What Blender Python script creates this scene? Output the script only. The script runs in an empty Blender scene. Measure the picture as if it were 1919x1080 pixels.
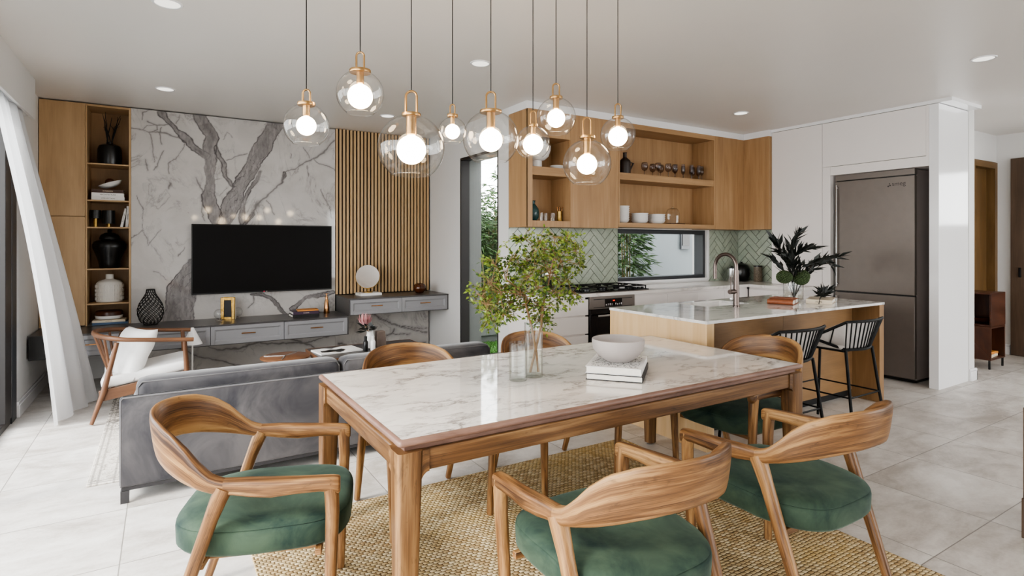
import bpy, bmesh, math, random
import numpy as np
from mathutils import Vector, Matrix
random.seed(11)
PI = math.pi
SC = bpy.context.scene
COL = SC.collection

# ------------------------------------------------------------------ helpers
def lin(r, g, b):
    f = lambda c: (c / 12.92 if c <= .04045 else ((c + .055) / 1.055) ** 2.4)
    return (f(r / 255), f(g / 255), f(b / 255), 1)

class MB:
    """collects shapes (with UVs in metres, u along the grain) and links them as ONE mesh object"""
    def __init__(s):
        s.v = []; s.f = []; s.uv = []; s.m = []; s.sm = []
    def quad(s, pts, uvs=None, m=0, smooth=False):
        i = len(s.v); s.v += [tuple(p) for p in pts]
        s.f.append(tuple(range(i, i + len(pts)))); s.m.append(m); s.sm.append(smooth)
        s.uv.append(uvs or [(0, 0)] * len(pts))
        return s
    def box(s, x0, x1, y0, y1, z0, z1, grain=None, m=0, R=None, skip=''):
        d = (x1 - x0, y1 - y0, z1 - z0)
        g = 'xyz'.index(grain) if grain else max(range(3), key=lambda k: d[k])
        o1, o2 = random.uniform(0, 9), random.uniform(0, 9)
        P = [Vector((x, y, z)) for z in (z0, z1) for y in (y0, y1) for x in (x0, x1)]
        if R is not None: Q = [R @ p for p in P]
        else: Q = P
        F = {'b': (0, 2, 3, 1), 't': (4, 5, 7, 6), 'f': (0, 1, 5, 4), 'k': (2, 6, 7, 3), 'l': (0, 4, 6, 2), 'r': (1, 3, 7, 5)}
        ax = {'b': 2, 't': 2, 'f': 1, 'k': 1, 'l': 0, 'r': 0}
        for k, f in F.items():
            if k in skip: continue
            n = ax[k]; a = [q for q in range(3) if q != n]
            if g in a: u, w = g, [q for q in a if q != g][0]
            else: u, w = a
            s.quad([Q[i] for i in f], [(P[i][u] + o1, P[i][w] + o2 + n * .37) for i in f], m)
        return s
    def lathe(s, prof, c=(0, 0, 0), seg=32, m=0, R=None, cap=True):
        c = Vector(c); n = len(prof); base = len(s.v)
        for r, z in prof:
            for k in range(seg):
                a = 2 * PI * k / seg
                p = Vector((r * math.cos(a), r * math.sin(a), z))
                if R is not None: p = R @ p
                s.v.append(tuple(p + c))
        L = 0; Ls = [0]
        for i in range(1, n):
            L += math.hypot(prof[i][0] - prof[i - 1][0], prof[i][1] - prof[i - 1][1]); Ls.append(L)
        for i in range(n - 1):
            for k in range(seg):
                k2 = (k + 1) % seg
                s.f.append((base + i * seg + k, base + i * seg + k2, base + (i + 1) * seg + k2, base + (i + 1) * seg + k))
                s.m.append(m); s.sm.append(True)
                w = max(prof[i][0], .01) * 2 * PI
                s.uv.append([(Ls[i], k / seg * w), (Ls[i], (k + 1) / seg * w), (Ls[i + 1], (k + 1) / seg * w), (Ls[i + 1], k / seg * w)])
        if cap:
            for i, fl in ((0, True), (n - 1, False)):
                if prof[i][0] > 1e-5:
                    idx = [base + i * seg + k for k in range(seg)]
                    if fl: idx.reverse()
                    s.f.append(tuple(idx)); s.m.append(m); s.sm.append(False)
                    s.uv.append([(s.v[q][0], s.v[q][1]) for q in idx])
        return s
    def rings(s, R, closed=True, m=0, cap=True, smooth=True):
        """skin a list of rings (each a list of points)"""
        base = len(s.v); n = len(R[0]); L = 0; off = random.uniform(0, 9)
        Ls = [0]
        for i in range(1, len(R)):
            a = sum((Vector(p) for p in R[i]), Vector()) / n; b = sum((Vector(p) for p in R[i - 1]), Vector()) / n
            L += (a - b).length; Ls.append(L)
        per = [0]
        mid = R[len(R) // 2]
        for k in range(n): per.append(per[-1] + (Vector(mid[(k + 1) % n]) - Vector(mid[k])).length)
        for r in R: s.v += [tuple(p) for p in r]
        for i in range(len(R) - 1):
            for k in range(n if closed else n - 1):
                k2 = (k + 1) % n
                s.f.append((base + i * n + k, base + i * n + k2, base + (i + 1) * n + k2, base + (i + 1) * n + k))
                s.m.append(m); s.sm.append(smooth)
                s.uv.append([(Ls[i] + off, per[k] + off), (Ls[i] + off, per[k + 1] + off), (Ls[i + 1] + off, per[k + 1] + off), (Ls[i + 1] + off, per[k] + off)])
        if cap and closed:
            for i, fl in ((0, True), (len(R) - 1, False)):
                idx = [base + i * n + k for k in range(n)]
                if fl: idx.reverse()
                s.f.append(tuple(idx)); s.m.append(m); s.sm.append(False)
                s.uv.append([(0.01 * k + off, off) for k in range(n)])
        return s
    def tube(s, pts, r, seg=10, m=0, flat=None, cap=True, up=None):
        """round (or squared: flat=(w,h)) tube along a polyline; r a number or a list"""
        P = [Vector(p) for p in pts]; n = len(P)
        rr = r if isinstance(r, (list, tuple)) else [r] * n
        T = []
        for i in range(n):
            a = P[max(i - 1, 0)]; b = P[min(i + 1, n - 1)]
            T.append((b - a).normalized())
        u = Vector(up) if up else (Vector((0, 0, 1)) if abs(T[0].z) < .9 else Vector((1, 0, 0)))
        R = []
        for i in range(n):
            x = u - T[i] * u.dot(T[i])
            if x.length < 1e-4: x = T[i].orthogonal()
            x.normalize(); u = x; y = T[i].cross(x)
            ring = []
            for k in range(seg):
                a = 2 * PI * (k + .5) / seg
                c, d = math.cos(a), math.sin(a)
                if flat:
                    e = flat
                    c = math.copysign(abs(c) ** e, c); d = math.copysign(abs(d) ** e, d)
                ring.append(P[i] + (x * c + y * d) * rr[i])
            R.append(ring)
        return s.rings(R, m=m, cap=cap)
    def sphere(s, c, r, seg=20, m=0, sc=(1, 1, 1)):
        pr = [(max(1e-6, r * math.sin(PI * i / (seg // 2)) * sc[0]), -r * math.cos(PI * i / (seg // 2)) * sc[2]) for i in range(seg // 2 + 1)]
        return s.lathe(pr, c, seg, m, cap=False)
    def build(s, name, mats, parent=None, bevel=0, loc=None, sharp=35, solid=0, sub=0):
        me = bpy.data.meshes.new(name)
        me.from_pydata(s.v, [], s.f)
        ul = me.uv_layers.new(name='UVMap')
        flat = np.array([c for f in s.uv for p in f for c in p], dtype=np.float32)
        ul.data.foreach_set('uv', flat)
        me.polygons.foreach_set('material_index', s.m)
        bm = bmesh.new(); bm.from_mesh(me)
        bmesh.ops.remove_doubles(bm, verts=bm.verts, dist=1e-5)
        bmesh.ops.recalc_face_normals(bm, faces=bm.faces) if solid == 0 else None
        bm.to_mesh(me); bm.free()
        me.polygons.foreach_set('use_smooth', [True] * len(me.polygons))
        me.set_sharp_from_angle(angle=math.radians(sharp))
        for m in (mats if isinstance(mats, (list, tuple)) else [mats]): me.materials.append(m)
        o = bpy.data.objects.new(name, me); COL.objects.link(o)
        if parent: o.parent = parent
        if loc: o.location = loc
        if solid:
            q = o.modifiers.new('s', 'SOLIDIFY'); q.thickness = solid; q.offset = 0
        if sub:
            q = o.modifiers.new('u', 'SUBSURF'); q.levels = sub; q.render_levels = sub
        if bevel:
            q = o.modifiers.new('b', 'BEVEL'); q.width = bevel; q.segments = 2; q.limit_method = 'ANGLE'; q.angle_limit = math.radians(40)
            q.harden_normals = False
        return o

def thing(name, label, cat, loc=(0, 0, 0), rz=0, group=None):
    o = bpy.data.objects.new(name, None); COL.objects.link(o)
    o.location = loc; o.rotation_euler = (0, 0, rz); o.empty_display_size = .1
    o['label'] = label; o['category'] = cat
    if group: o['group'] = group
    return o
def tag(o, label, cat, group=None, loc=None, rot=None, kind=None):
    o['label'] = label; o['category'] = cat
    if group: o['group'] = group
    if kind: o['kind'] = kind
    if loc: o.location = loc
    if rot: o.rotation_euler = rot
    return o
def struct(o):
    o['kind'] = 'structure'; return o
def dup(root, label, loc=None, rz=None, group=None, scale=None):
    r = root.copy(); COL.objects.link(r); r['label'] = label
    if loc: r.location = loc
    if rz is not None: r.rotation_euler = (0, 0, rz)
    if group: r['group'] = group
    if scale: r.scale = (scale,) * 3
    for ch in list(root.children):
        c = ch.copy(); COL.objects.link(c); c.parent = r
        for g in list(ch.children):
            d = g.copy(); COL.objects.link(d); d.parent = c
    return r
def text_mesh(body, size, mat, name, parent, loc, rot, depth=.001):
    cu = bpy.data.curves.new(name, 'FONT'); cu.body = body; cu.size = size; cu.extrude = depth
    cu.align_x = 'CENTER'; cu.align_y = 'CENTER'
    t = bpy.data.objects.new(name, cu); COL.objects.link(t)
    dg = bpy.context.evaluated_depsgraph_get()
    me = bpy.data.meshes.new_from_object(t.evaluated_get(dg))
    bpy.data.objects.remove(t)
    me.materials.clear(); me.materials.append(mat)
    o = bpy.data.objects.new(name, me); COL.objects.link(o)
    if parent: o.parent = parent
    o.location = loc; o.rotation_euler = rot
    return o

# ------------------------------------------------------------------ materials
def nt(name):
    m = bpy.data.materials.new(name); m.use_nodes = True
    t = m.node_tree; t.nodes.clear()
    out = t.nodes.new('ShaderNodeOutputMaterial')
    return m, t, out
def N(t, typ, **k):
    n = t.nodes.new(typ)
    for a, b in k.items():
        if a in n.inputs: n.inputs[a].default_value = b
        else: setattr(n, a, b)
    return n
def ramp(t, fac, stops, interp='LINEAR'):
    r = t.nodes.new('ShaderNodeValToRGB'); e = r.color_ramp.elements
    r.color_ramp.interpolation = interp
    while len(e) < len(stops): e.new(.5)
    for q, (p, c) in zip(e, stops):
        q.position = p; q.color = c if len(c) == 4 else (*c, 1)
    t.links.new(fac, r.inputs['Fac']); return r.outputs['Color']
def mixc(t, fac, a, b, mode='MIX'):
    n = t.nodes.new('ShaderNodeMix'); n.data_type = 'RGBA'; n.blend_type = mode
    for s, v in ((0, fac), (6, a), (7, b)):
        if hasattr(v, 'is_linked') or hasattr(v, 'links'): t.links.new(v, n.inputs[s])
        else: n.inputs[s].default_value = v
    return n.outputs[2]
def math_(t, op, a, b=None, c=None):
    n = t.nodes.new('ShaderNodeMath'); n.operation = op
    for i, v in enumerate((a, b, c)):
        if v is None: continue
        if hasattr(v, 'links'): t.links.new(v, n.inputs[i])
        else: n.inputs[i].default_value = v
    return n.outputs[0]
def mapped(t, coord='Object', scale=(1, 1, 1), rot=(0, 0, 0), loc=(0, 0, 0)):
    tc = t.nodes.new('ShaderNodeTexCoord'); mp = t.nodes.new('ShaderNodeMapping')
    mp.inputs['Scale'].default_value = scale; mp.inputs['Rotation'].default_value = rot; mp.inputs['Location'].default_value = loc
    t.links.new(tc.outputs[coord], mp.inputs['Vector']); return mp.outputs[0]
def noise(t, vec, scale, detail=4, rough=.55, dist=0, out='Fac'):
    n = t.nodes.new('ShaderNodeTexNoise')
    n.inputs['Scale'].default_value = scale; n.inputs['Detail'].default_value = detail
    n.inputs['Roughness'].default_value = rough; n.inputs['Distortion'].default_value = dist
    t.links.new(vec, n.inputs['Vector']); return n.outputs[out]
def bump(t, h, strength=.2, dist=.005):
    b = t.nodes.new('ShaderNodeBump'); b.inputs['Strength'].default_value = strength; b.inputs['Distance'].default_value = dist
    t.links.new(h, b.inputs['Height']); return b.outputs[0]
def bsdf(t, out, col=None, rough=.5, metal=0, spec=.5, normal=None, **k):
    p = t.nodes.new('ShaderNodeBsdfPrincipled')
    for nm, v in (('Base Color', col), ('Roughness', rough), ('Metallic', metal), ('Specular IOR Level', spec)):
        if v is None: continue
        if hasattr(v, 'links'): t.links.new(v, p.inputs[nm])
        else: p.inputs[nm].default_value = v
    for nm, v in k.items(): p.inputs[nm.replace('_', ' ')].default_value = v
    if normal is not None: t.links.new(normal, p.inputs['Normal'])
    t.links.new(p.outputs[0], out.inputs[0]); return p
def plain(name, rgb, rough=.5, metal=0, spec=.5, var=.04, scale=6, bumps=0, **k):
    """flat colour with a faint procedural mottling"""
    m, t, out = nt(name)
    c = lin(*rgb); v = mapped(t)
    f = noise(t, v, scale, 3)
    lo = tuple(max(0, q * (1 - var)) for q in c[:3]); hi = tuple(min(1, q * (1 + var)) for q in c[:3])
    col = ramp(t, f, [(.3, lo), (.7, hi)])
    nm = bump(t, noise(t, v, 220, 2), bumps, .002) if bumps else None
    bsdf(t, out, col, rough, metal, spec, nm, **k); return m
def wood(name, dark, mid, light, fine=55, long=2.2, rough=.42, figure=0.0, spec=.4, contrast=1.0):
    m, t, out = nt(name)
    v = mapped(t, 'UV', (long, fine * .25, 1))
    n1 = noise(t, v, 1.0, 5, .6, .6 + figure)
    v2 = mapped(t, 'UV', (long * 2.2, fine * 3, 1))
    n2 = noise(t, v2, 1.0, 3, .6, .1)
    v3 = mapped(t, 'UV', (long * .5, fine * .06, 1))
    n3 = noise(t, v3, 1.0, 3, .55, 1.2 + figure * 2)
    s = math_(t, 'ADD', math_(t, 'MULTIPLY', n1, .42), math_(t, 'ADD', math_(t, 'MULTIPLY', n2, .22), math_(t, 'MULTIPLY', n3, .36)))
    w = .19 / contrast
    col = ramp(t, s, [(.5 - w, lin(*dark)), (.5, lin(*mid)), (.5 + w, lin(*light))])
    if figure:
        fl = mapped(t, 'UV', (long * 3.5, fine * .22, 1), loc=(3, 7, 0))
        kn = noise(t, fl, 1.0, 4, .7, 2.0)
        mask = ramp(t, kn, [(.58, (0, 0, 0)), (.70, (1, 1, 1))])
        col = mixc(t, math_(t, 'MULTIPLY', mask, .45), col, lin(*[q * .55 for q in dark]))
    nm = bump(t, n2, .06, .002)
    rg = math_(t, 'MULTIPLY_ADD', n1, .2, rough - .1)
    bsdf(t, out, col, rg, 0, spec, nm); return m
def metal(name, rgb, rough=.3, var=.05): return plain(name, rgb, rough, 1, .5, var, 12)
def thin_glass(name, tint=(1, 1, 1), refl=1.0, edge=.25, rough=0.0):
    """thin clear shell: see-through, mirror-like at the rim"""
    m, t, out = nt(name)
    fr = t.nodes.new('ShaderNodeLayerWeight'); fr.inputs['Blend'].default_value = .5
    fac = ramp(t, fr.outputs['Facing'], [(0, (.045, .045, .045)), (.5, (.08, .08, .08)), (.82, (.22, .22, .22)), (1, (.75, .75, .75))])
    tr = t.nodes.new('ShaderNodeBsdfTransparent')
    tc = ramp(t, fr.outputs['Facing'], [(0, tint), (.65, tint), (.88, tuple(q * (1 - edge * .4) for q in tint)), (1, tuple(q * (1 - edge) for q in tint))])
    t.links.new(tc, tr.inputs['Color'])
    gl = t.nodes.new('ShaderNodeBsdfGlossy'); gl.inputs['Roughness'].default_value = rough
    mx = t.nodes.new('ShaderNodeMixShader')
    t.links.new(math_(t, 'MULTIPLY', fac, refl), mx.inputs[0]); t.links.new(tr.outputs[0], mx.inputs[1]); t.links.new(gl.outputs[0], mx.inputs[2])
    t.links.new(mx.outputs[0], out.inputs[0]); return m
def emit(name, rgb, strength):
    m, t, out = nt(name)
    e = t.nodes.new('ShaderNodeEmission'); e.inputs['Color'].default_value = lin(*rgb); e.inputs['Strength'].default_value = strength
    t.links.new(e.outputs[0], out.inputs[0]); return m
def fabric(name, a, b, rough=.85, sheen=.3, scale=5, weave=600, bumps=.15, sheen_tint=(1, 1, 1, 1)):
    m, t, out = nt(name); v = mapped(t)
    f = noise(t, v, scale, 5, .62, .8)
    col = ramp(t, f, [(.34, lin(*a)), (.66, lin(*b))])
    h = noise(t, v, weave, 2)
    p = bsdf(t, out, col, rough, 0, .25, bump(t, h, bumps, .002))
    p.inputs['Sheen Weight'].default_value = sheen; p.inputs['Sheen Roughness'].default_value = .4
    p.inputs['Sheen Tint'].default_value = sheen_tint
    return m
def marble(name, base, grey, vein, scale=1.0, rot=.4, rough=.08, amount=1.0):
    m, t, out = nt(name)
    v = mapped(t, 'Object', (scale, scale * 2.1, scale), (0, 0, rot))
    w = noise(t, v, 2.2, 6, .6, 0, 'Color')
    n = t.nodes.new('ShaderNodeMix'); n.data_type = 'RGBA'; n.inputs[0].default_value = .32
    t.links.new(v, n.inputs[6]); t.links.new(w, n.inputs[7]); vv = n.outputs[2]
    a = noise(t, vv, 3.2, 6, .55)
    ridge = math_(t, 'ABSOLUTE', math_(t, 'SUBTRACT', a, .5))
    b = noise(t, vv, 8.0, 5, .6)
    ridge2 = math_(t, 'ABSOLUTE', math_(t, 'SUBTRACT', b, .5))
    msk = noise(t, v, 1.7, 2, .5)
    v1 = math_(t, 'MULTIPLY', ramp(t, ridge, [(0, (1, 1, 1)), (.012, (.55, .55, .55)), (.05, (0, 0, 0))]), ramp(t, msk, [(.38, (0, 0, 0)), (.62, (1, 1, 1))]))
    v2 = math_(t, 'MULTIPLY', ramp(t, ridge2, [(0, (.7, .7, .7)), (.03, (0, 0, 0))]), ramp(t, msk, [(.45, (0, 0, 0)), (.7, (.6, .6, .6))]))
    cloud = noise(t, vv, 1.6, 5, .6)
    c = mixc(t, ramp(t, cloud, [(.4, (0, 0, 0)), (.75, (.75, .75, .75))]), lin(*base), lin(*grey))
    tot = math_(t, 'MINIMUM', math_(t, 'MULTIPLY', math_(t, 'ADD', v1, v2), amount), .9)
    c = mixc(t, tot, c, lin(*vein))
    bsdf(t, out, c, rough, 0, .5); return m

M = {}
M['paint'] = plain('white_paint', (214, 212, 210), .55, var=.012, scale=2)
M['ceil'] = plain('ceiling_paint', (218, 213, 208), .38, var=.01, scale=2)
M['gloss_white'] = plain('gloss_white_panel', (226, 225, 226), .12, var=.01, scale=2)
M['cab_white'] = plain('matt_white_cabinet', (222, 216, 213), .35, var=.01, scale=2)
M['gap'] = plain('shadow_gap', (18, 16, 15), .8)
M['oak'] = wood('oak_veneer', (134, 102, 70), (162, 128, 92), (182, 150, 114), fine=70, long=1.2, rough=.45, contrast=.9)
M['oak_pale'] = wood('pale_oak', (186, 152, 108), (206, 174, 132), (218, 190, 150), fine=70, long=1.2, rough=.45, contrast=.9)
M['oak_gold'] = wood('golden_oak', (146, 116, 84), (172, 142, 106), (190, 160, 124), fine=45, long=1.6, rough=.45, contrast=.8)
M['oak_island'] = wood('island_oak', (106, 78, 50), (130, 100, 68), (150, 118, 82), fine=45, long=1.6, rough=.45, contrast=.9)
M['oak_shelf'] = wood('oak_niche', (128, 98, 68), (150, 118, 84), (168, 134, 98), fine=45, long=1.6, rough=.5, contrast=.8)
M['slat'] = wood('slat_oak', (164, 130, 94), (186, 154, 116), (202, 172, 134), fine=50, long=1.4, rough=.5, contrast=.8)
M['chair_wood'] = wood('figured_chair_wood', (56, 34, 19), (118, 83, 51), (166, 129, 86), fine=95, long=1.5, rough=.40, figure=1.1, contrast=1.75)
M['table_wood'] = wood('table_wood', (54, 35, 22), (102, 72, 45), (144, 110, 74), fine=90, long=1.2, rough=.40, figure=.5, contrast=1.5)
M['walnut_edge'] = wood('walnut_edge', (92, 68, 58), (124, 96, 84), (148, 118, 104), fine=60, long=6, rough=.35, contrast=.9)
M['walnut'] = wood('armchair_walnut', (70, 46, 32), (102, 70, 49), (128, 92, 68), fine=50, long=2.4, rough=.40, contrast=.9)
M['rosewood'] = wood('hall_rosewood', (42, 22, 12), (70, 38, 23), (98, 60, 40), fine=40, long=2, rough=.35, contrast=1.1)
M['door_oak'] = wood('door_oak', (84, 62, 36), (108, 82, 50), (128, 100, 64), fine=50, long=1.6, rough=.4)
M['door_dark'] = wood('door_dark', (62, 48, 38), (86, 68, 54), (104, 84, 68), fine=50, long=1.6, rough=.5)
M['black'] = plain('black_satin', (14, 13, 13), .35)
M['black_frame'] = plain('window_frame_black', (36, 32, 31), .4)
M['grey_frame'] = plain('window_frame_grey', (52, 54, 58), .4)
M['blackmetal'] = plain('black_powdercoat', (10, 10, 11), .55, spec=.3)
M['brass'] = metal('brushed_brass', (178, 142, 98), .3)
M['gold'] = plain('aged_gold', (168, 136, 78), .38, 1, var=.3, scale=40)
M['copper'] = metal('copper_gold', (190, 140, 96), .25)
M['steel'] = plain('brushed_steel', (122, 114, 108), .42, .5, var=.03, scale=14, spec=.3)
M['steel_light'] = metal('polished_steel', (205, 205, 205), .18)
M['fridge_side'] = plain('fridge_side_grey', (150, 140, 136), .5)
M['gunmetal'] = metal('gunmetal_tap', (112, 100, 95), .3)
M['glass'] = thin_glass('clear_glass', (.97, .975, .97), 1.1, .75)
M['globe'] = thin_glass('globe_glass', (.985, .98, .968), 1.3, .55)
M['pane'] = thin_glass('window_pane', (.95, .97, .965), .3, .1)
M['smoke'] = thin_glass('smoked_glass', (.70, .67, .68), 1.1, .6)
M['water'] = thin_glass('water', (.94, .93, .90), .5, .15)
M['bulb'] = emit('bulb_glow', (255, 228, 190), 13)
M['lamp'] = emit('downlight_glow', (255, 250, 240), 1.0)
M['white_ceramic'] = plain('white_ceramic', (230, 228, 226), .3, var=.02)
M['stone_bowl'] = plain('matt_stone_bowl', (168, 160, 156), .6, var=.02)
M['black_ceramic'] = plain('black_ceramic', (12, 12, 13), .28)
M['paper'] = plain('book_paper', (228, 222, 212), .8, var=.04, scale=60)
M['cover_white'] = plain('white_book_cover', (226, 224, 222), .5)
M['cover_black'] = plain('black_book_cover', (22, 20, 20), .5)
M['cover_brown'] = plain('brown_book_cover', (66, 40, 30), .55)
M['cover_purple'] = plain('purple_book_cover', (62, 42, 62), .5)
M['cover_blue'] = plain('blue_book_cover', (72, 96, 124), .5)
M['cover_cream'] = plain('cream_book_cover', (214, 200, 178), .55)
M['cover_orange'] = plain('orange_book_cover', (196, 130, 60), .5)
M['leather'] = plain('tan_leather', (142, 82, 52), .5, var=.12, scale=40, bumps=.2)
M['ink'] = plain('print_ink', (28, 26, 26), .6)
M['grey_ink'] = plain('grey_ink', (96, 92, 88), .6)
M['drawer_grey'] = plain('grey_lacquer', (134, 133, 136), .35, var=.01)
M['console_dark'] = plain('charcoal_top', (70, 67, 67), .32, var=.12, scale=30)
M['sofa'] = fabric('grey_velvet', (50, 50, 55), (94, 91, 92), .8, .3, 2.6, 300, .1)
M['sofa_pipe'] = fabric('velvet_piping', (86, 84, 86), (104, 102, 102), .8, .3, 3, 300, .1)
M['sofa_base'] = plain('sofa_plinth', (48, 46, 48), .6)
M['green'] = fabric('green_velvet', (18, 38, 35), (64, 80, 64), .78, .15, 4.6, 500, .2, (.6, .8, .7, 1))
M['linen'] = fabric('white_linen', (222, 220, 218), (238, 237, 236), .9, .2, 3, 500, .15)
M['pad'] = fabric('grey_pad', (178, 172, 168), (196, 190, 186), .85, .2, 4, 500, .1)
M['leaf'] = plain('fresh_leaf', (108, 128, 44), .45, var=.35, scale=22)
M['leaf2'] = plain('fresh_leaf_dark', (54, 78, 30), .45, var=.3, scale=22)
M['darkleaf'] = plain('dark_leaf', (16, 21, 16), .5, var=.3)
M['hydra'] = plain('green_flower_head', (62, 78, 44), .8, var=.4, scale=80, bumps=.5)
M['bamboo'] = plain('bamboo_leaf', (44, 72, 24), .5, var=.5, scale=5)
M['culm'] = plain('bamboo_cane', (92, 84, 46), .5, var=.25, scale=8)
M['twig'] = plain('bark', (128, 98, 66), .7, var=.2, scale=60)
M['blacktwig'] = plain('black_twig', (14, 13, 12), .7)
M['pink'] = plain('pink_petal', (206, 150, 152), .6, var=.12, scale=40)
M['grass'] = plain('lawn', (66, 110, 34), .8, var=.4, scale=40)
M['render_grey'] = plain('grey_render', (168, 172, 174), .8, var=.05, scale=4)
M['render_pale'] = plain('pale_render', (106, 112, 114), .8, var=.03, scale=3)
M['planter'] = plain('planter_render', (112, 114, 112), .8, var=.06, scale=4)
M['fence'] = plain('dark_fence', (20, 22, 20), .9, var=.2)
M['teal'] = plain('teal_glaze', (44, 74, 74), .25, var=.25, scale=20)
M['amber'] = plain('amber_glass', (74, 40, 20), .12, var=.4, scale=30)
M['jug'] = plain('dark_jug', (44, 34, 30), .4, var=.1)
M['tin'] = plain('patterned_tin', (112, 100, 86), .5, var=.5, scale=90)
M['mirror'] = plain('mirror_glass', (206, 203, 202), .05, 1)
M['ovenblack'] = plain('oven_glass', (16, 9, 8), .06)
M['red_led'] = emit('red_display', (255, 60, 40), 2)
M['logo_grey'] = plain('logo_grey', (62, 58, 56), .4, .6)
M['logo_red'] = plain('logo_red', (200, 40, 70), .4)
M['logo_white'] = plain('logo_white', (220, 215, 215), .4)
M['rock'] = plain('grey_stone_vase', (112, 98, 90), .7, var=.15, scale=20)
M['parchment'] = plain('textured_cream', (206, 202, 196), .6, var=.03)
M['screen'] = plain('tv_screen', (14, 12, 12), .45, var=.02, spec=.12)

def tile_floor():
    m, t, out = nt('stone_floor_tiles')
    tc = t.nodes.new('ShaderNodeTexCoord'); sx = t.nodes.new('ShaderNodeSeparateXYZ'); t.links.new(tc.outputs['Object'], sx.inputs[0])
    def cell(o, off, step):
        q = math_(t, 'DIVIDE', math_(t, 'SUBTRACT', o, off), step)
        fr = math_(t, 'FRACT', q); d = math_(t, 'MULTIPLY', math_(t, 'SUBTRACT', .5, math_(t, 'ABSOLUTE', math_(t, 'SUBTRACT', fr, .5))), step)
        return math_(t, 'FLOOR', q), d
    ix, dx = cell(sx.outputs[0], 4.165, .618); iy, dy = cell(sx.outputs[1], 1.77, .612)
    d = math_(t, 'MINIMUM', dx, dy)
    grout = ramp(t, d, [(.0010, (1, 1, 1)), (.0022, (0, 0, 0))])
    cm = t.nodes.new('ShaderNodeCombineXYZ'); t.links.new(math_(t, 'MULTIPLY', ix, 3.7), cm.inputs[0]); t.links.new(math_(t, 'MULTIPLY', iy, 5.3), cm.inputs[1])
    va = t.nodes.new('ShaderNodeVectorMath'); t.links.new(tc.outputs['Object'], va.inputs[0]); t.links.new(cm.outputs[0], va.inputs[1])
    mp = t.nodes.new('ShaderNodeMapping'); mp.inputs['Scale'].default_value = (1, 1.9, 1); mp.inputs['Rotation'].default_value = (0, 0, .35); t.links.new(va.outputs[0], mp.inputs[0])
    n1 = noise(t, mp.outputs[0], 1.5, 7, .62, .7); n2 = noise(t, mp.outputs[0], 7, 6, .65, .4)
    n3 = noise(t, va.outputs[0], 60, 2)
    s = math_(t, 'ADD', math_(t, 'MULTIPLY', n1, .6), math_(t, 'ADD', math_(t, 'MULTIPLY', n2, .3), math_(t, 'MULTIPLY', n3, .1)))
    col = ramp(t, s, [(.38, lin(172, 164, 156)), (.5, lin(204, 198, 192)), (.62, lin(224, 220, 215))])
    wn = t.nodes.new('ShaderNodeTexWhiteNoise'); t.links.new(cm.outputs[0], wn.inputs['Vector'])
    col = mixc(t, math_(t, 'MULTIPLY', wn.outputs['Value'], .10), col, lin(172, 166, 160))
    col = mixc(t, grout, col, lin(112, 106, 100))
    nm = bump(t, math_(t, 'SUBTRACT', math_(t, 'MULTIPLY', n2, .15), grout), .25, .003)
    bsdf(t, out, col, math_(t, 'MULTIPLY_ADD', n2, .25, .28), 0, .45, nm); return m
M['floor'] = tile_floor()

def jute():
    m, t, out = nt('woven_jute')
    tc = t.nodes.new('ShaderNodeTexCoord'); sx = t.nodes.new('ShaderNodeSeparateXYZ'); t.links.new(tc.outputs['Object'], sx.inputs[0])
    w = noise(t, tc.outputs['Object'], 9, 3)
    X = math_(t, 'ADD', sx.outputs[0], math_(t, 'MULTIPLY', w, .012)); Y = math_(t, 'ADD', sx.outputs[1], math_(t, 'MULTIPLY', w, .012))
    ry = math_(t, 'DIVIDE', Y, .018); row = math_(t, 'FLOOR', ry)
    off = math_(t, 'MULTIPLY', math_(t, 'MODULO', row, 2), .5)
    rx = math_(t, 'ADD', math_(t, 'DIVIDE', X, .028), off)
    fx = math_(t, 'ABSOLUTE', math_(t, 'SINE', math_(t, 'MULTIPLY', rx, PI))); fy = math_(t, 'ABSOLUTE', math_(t, 'SINE', math_(t, 'MULTIPLY', ry, PI)))
    h = math_(t, 'POWER', math_(t, 'MULTIPLY', fx, fy), .6)
    cm = t.nodes.new('ShaderNodeCombineXYZ'); t.links.new(math_(t, 'FLOOR', rx), cm.inputs[0]); t.links.new(row, cm.inputs[1])
    wn = t.nodes.new('ShaderNodeTexWhiteNoise'); t.links.new(cm.outputs[0], wn.inputs['Vector'])
    big = noise(t, tc.outputs['Object'], 1.9, 3, .5)
    fib = noise(t, tc.outputs['Object'], 160, 2)
    s = math_(t, 'ADD', math_(t, 'MULTIPLY', wn.outputs['Value'], .45), math_(t, 'ADD', math_(t, 'MULTIPLY', fib, .3), math_(t, 'MULTIPLY', big, .35)))
    col = ramp(t, s, [(.3, lin(176, 148, 108)), (.55, lin(208, 184, 142)), (.85, lin(226, 208, 172))])
    col = mixc(t, ramp(t, big, [(.52, (0, 0, 0)), (.68, (.5, .5, .5))]), col, lin(214, 180, 112))
    col = mixc(t, ramp(t, h, [(.14, (.95, .95, .95)), (.40, (0, 0, 0))]), col, lin(70, 50, 28))
    bsdf(t, out, col, .9, 0, .15, bump(t, h, .9, .006)); return m
M['jute'] = jute()

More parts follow.
